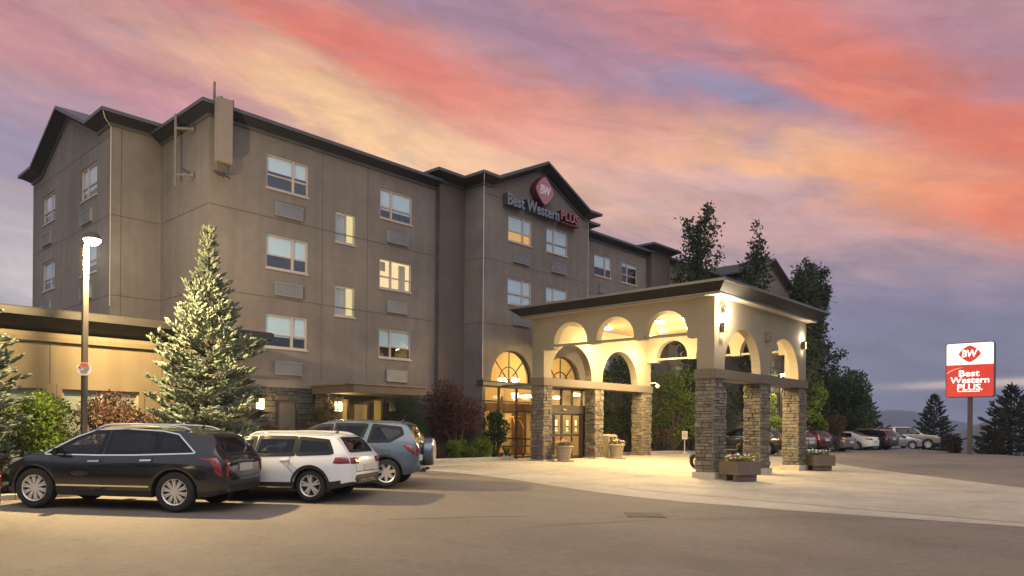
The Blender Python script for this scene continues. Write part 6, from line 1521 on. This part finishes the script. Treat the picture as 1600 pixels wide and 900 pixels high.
PICK = dict(cat='pickup truck', r=.40, xf=1.80, xr=-1.78, sill=(.46,.46,.56), tum=.24, crown=.06,
  T=[(-2.92,.7),(-2.91,1.20),(-2.88,1.235),(-2.4,1.24),(-1.25,1.25),(-1.1,1.26),(-1.02,1.55),(-.95,1.80),(-.6,1.87),(0,1.88),(.5,1.85),(.8,1.72),(1.25,1.40),(1.5,1.26),(1.9,1.21),(2.4,1.16),(2.75,1.06),(2.88,.9),(2.91,.62)],
  B=[(-2.92,1.24),(-1.2,1.25),(0,1.24),(1.0,1.22),(1.5,1.17),(2.91,.98)],
  W=[(-2.92,.92),(-2.88,.96),(-2.5,.98),(0,.99),(1.6,.985),(2.3,.96),(2.7,.86),(2.88,.74),(2.91,.66)],
  win=[[(1.15,1.275),(.30,1.285),(.28,1.74),(.58,1.72),(.78,1.60)], [(.22,1.285),(-.72,1.30),(-.70,1.74),(.2,1.75)]],
  seams=[[(1.2,1.2),(1.15,.52)], [(.26,1.2),(.25,.52)], [(-.85,1.2),(-.86,.52)], [(-1.08,1.2),(-1.08,.56)]], handles=[[(.5,1.1),(.3,1.1)], [(-.5,1.1),(-.7,1.1)]],
  head=[dict(s=[(2.3,1.05),(2.6,1.02),(2.72,.92),(2.5,.9)], f=[(.55,.90),(.82,.90),(.82,1.04),(.55,1.04)])],
  tail=[dict(r=[(.78,.85),(.92,.85),(.92,1.15),(.78,1.15)])],
  frontglass=[(-.76,1.32),(-.62,1.76),(.62,1.76),(.76,1.32)], front=[('grille', [(-.48,.74),(.48,.74),(.50,1.02),(-.50,1.02)], plastic), ('bumper', [(-.82,.56),(.82,.56),(.82,.70),(-.82,.70)], chrome)],
  seats=(.25,-.55), mirror=(1.05,1.34), spokes=6, sw=(.09,.08), clad=.50)
def variant(S, **k): d = dict(S); d.update(k); return d
CUV2 = variant(CUV, extra=None, plate=(-.25,.25,.80,.94))
CUV3 = variant(CUV, extra=None, whip=0, plate=(-.25,.25,.80,.94))
P_dark = paint('paint_charcoal', (.014,.014,.017), .3, .2); P_white = paint('paint_white', (.74,.745,.74), 0., .35); P_blue = paint('paint_steel_blue', (.105,.145,.19), .45, .32)
P_mar = paint('paint_maroon', (.045,.006,.012), .4, .3); P_grey = paint('paint_pewter', (.16,.15,.165), .6, .3); P_sil = paint('paint_silver', (.42,.42,.43), .7, .3); P_tan = paint('paint_champagne', (.36,.30,.25), .6, .32); P_blk = paint('paint_black', (.012,.012,.014), .2, .25)
DRV = 'cars in the front parking row'
car('parked_suv', 'dark charcoal sport utility with chrome window trim parked nearest the lamp post', SUV, SUV_POS[:2], R(SUV_POS[2]), P_dark, 2, DRV)
car('parked_wagon', 'white estate car with black wheel arch trim between the dark and the blue car', WAG, WAG_POS[:2], R(WAG_POS[2]), P_white, 2, DRV)
car('parked_suv', 'steel blue compact sport utility with a spare wheel on its tailgate', CUV, CUV_POS[:2], R(CUV_POS[2]), P_blue, 2, DRV)
car('parked_suv', 'blue grey car cut by the left edge with only its tail corner showing', CUV2, EDGE_POS[:2], R(EDGE_POS[2]), P_blue, 2, DRV)
FAR = 'cars parked in the far row'
car('parked_suv', 'black sport utility seen between the outer stone pillars', SUV, (42.2,19.6), R(103), P_blk, 1, FAR)
car('parked_car', 'silver car mostly hidden behind the far right stone pillar', WAG, (48.0,19.9), R(86), P_sil, 1, FAR)
car('parked_suv', 'maroon sport utility just right of the canopy', SUV, (50.8,20.0), R(84), P_mar, 1, FAR)
car('parked_sedan', 'pewter grey sedan between the maroon and the white car', SED, (54.6,19.6), R(82), P_grey, 1, FAR)
car('parked_sedan', 'white sedan in the middle of the far row', SED, (60.0,19.6), R(82), P_white, 1, FAR)
car('parked_suv', 'black sport utility directly right of the white sedan', SUV, (62.4,18.9), R(80), P_blk, 1, FAR)
car('parked_suv', 'dark grey sport utility tucked behind the black one', CUV3, (65.0,19.4), R(80), P_dark, 1, FAR)
car('parked_sedan', 'silver sedan parked nose out beside the pickup', SED, (67.6,18.3), R(-52), P_sil, 1, FAR)
car('pickup_truck', 'champagne pickup truck parked nose out at the end of the far row', PICK, (69.6,18.0), R(-57), P_tan, 1, FAR)
# touring motorcycle behind the nearest pillar
mc = thing('motorcycle', 'chrome and dark blue touring motorcycle mostly hidden behind the nearest pillar', 'motorcycle', (26.15, 13.2, 0), 0)
mb_blue = paint('paint_midnight', (.02,.035,.075), .5, .25)
for x, nm in ((.80,'front'),(-.72,'rear')):
    b = MB(); b.lathe([(.20,-.05),(.30,-.065),(.325,-.03),(.325,.03),(.30,.065),(.20,.05)], (x,0,.325), 30, axis='y', caps=False); w_ = b.build('wheel', tyre_m, mc, local=True, smooth=30)
    b = MB(); b.lathe([(.19,-.04),(.21,-.05),(.21,.05),(.19,.04)], (x,0,.325), 30, axis='y', caps=False)
    for k in range(9): an = k*.698; b.tube([(x+.04*math.cos(an),0,.325+.04*math.sin(an)),(x+.2*math.cos(an),0,.325+.2*math.sin(an))], .012, 5)
    b.lathe([(.001,-.07),(.05,-.07),(.05,.07),(.001,.07)], (x,0,.325), 12, axis='y'); b.build('rim', chrome, w_, local=True)
    b = MB(); pts = [(x+.36*math.cos(R(a)), .325+.36*math.sin(R(a))) for a in (range(20,171,15) if nm == 'front' else range(30,176,15))]
    for (u, v), (u2, v2) in zip(pts, pts[1:]): b.add([(u,-.09,v-.05),(u,-.06,v),(u,.06,v),(u,.09,v-.05),(u2,-.09,v2-.05),(u2,-.06,v2),(u2,.06,v2),(u2,.09,v2-.05)], [(0,1,5,4),(1,2,6,5),(2,3,7,6)])
    b.build('fender', mb_blue, mc, local=True, smooth=60)
b = MB(); b.box(-.30,.25,-.16,.16,.30,.58); b.lathe([(.10,-.19),(.13,-.12),(.13,.12),(.10,.19)], (.05,0,.42), 14, axis='y'); b.tube([(.1,-.2,.30),(-.5,-.22,.24),(-1.0,-.24,.26)], .045, 8); b.tube([(.1,.2,.30),(-.5,.22,.24),(-1.0,.24,.26)], .045, 8); b.build('engine', chrome, mc, local=True, smooth=30)
b = MB(); b.add([(.42,-.05,.98),(.42,.05,.98),(-.12,-.14,.74),(-.12,.14,.74),(-.12,-.10,.90),(-.12,.10,.90),(.40,-.16,.70),(.40,.16,.70),(.1,-.17,.95),(.1,.17,.95)], [(0,1,9,8),(8,9,5,4),(0,8,2,6),(8,4,2),(1,7,3,9),(9,3,5),(6,2,3,7),(0,6,7,1),(4,5,3,2)]); b.build('fuel_tank', mb_blue, mc, local=True, bevel=.03, smooth=60)
b = MB(); b.box(-.72,-.12,-.17,.17,.70,.80); b.box(-.80,-.66,-.16,.16,.78,1.02); b.build('seat', mat('black_leather', (.02,.02,.02), .5), mc, local=True, bevel=.04, smooth=60)
for s in (-1, 1):
    b = MB(); b.box(-1.10,-.50,s*.30-.13,s*.30+.13,.40,.74); b.build('saddlebag', mb_blue, mc, local=True, bevel=.05, smooth=60)
    b = MB(); b.tube([(.80,s*.10,.325),(.56,s*.10,.86),(.50,s*.10,1.0)], .026, 8); b.build('fork', chrome, mc, local=True)
    b = MB(); b.tube([(.48,s*.05,1.04),(.46,s*.28,1.16),(.30,s*.42,1.12)], .018, 8); b.tube([(.46,s*.30,1.15),(.50,s*.38,1.30)], .01, 6); b.lathe([(.001,-.01),(.07,-.008),(.06,.012)], (.5,s*.40,1.33), 12, axis='x'); b.build('handlebar', chrome, mc, local=True)
b = MB(); b.box(-1.20,-.76,-.26,.26,.84,1.16); tr_ = b.build('top_box', P_dark, mc, local=True, bevel=.06, smooth=60); b = MB(); b.box(-1.225,-1.19,-.24,.24,1.02,1.10); b.build('tail_light', red_l, tr_, local=True, bevel=.01)
b = MB(); b.lathe([(.001,.70),(.10,.70),(.11,.64),(.08,.52),(.02,.48)], (0,0,.88), 18, axis='x'); b.build('headlight', chrome, mc, local=True, smooth=40)
b = MB(); b.add([(.52,-.22,1.06),(.52,.22,1.06),(.36,.18,1.42),(.36,-.18,1.42),(.58,0,1.06),(.42,0,1.44)], [(0,4,5,3),(4,1,2,5)]); b.build('windshield', g_clear, mc, local=True, fix=False)
mc.location = (26.15, 13.2, ground(26.15,13.2)+.01); mc.rotation_euler = (R(-7), 0, R(128))
# haze and small finishing touches follow
# ------------------------------------------------------------------ air between the lot and the hills
HAZE = 0.00036
hz = MB(); hz.box(-3600, 3600, -3600, 3600, -76, 135)
hm = bpy.data.materials.new('haze_air'); hm.use_nodes = True; t = hm.node_tree; t.nodes.clear()
ho = t.nodes.new('ShaderNodeOutputMaterial'); pv = t.nodes.new('ShaderNodeVolumePrincipled'); pv.inputs['Color'].default_value = (.60, .70, .96, 1); pv.inputs['Density'].default_value = HAZE; pv.inputs['Anisotropy'].default_value = 0.
t.links.new(pv.outputs[0], ho.inputs['Volume'])
tag(hz.build('haze', hm), kind='stuff')
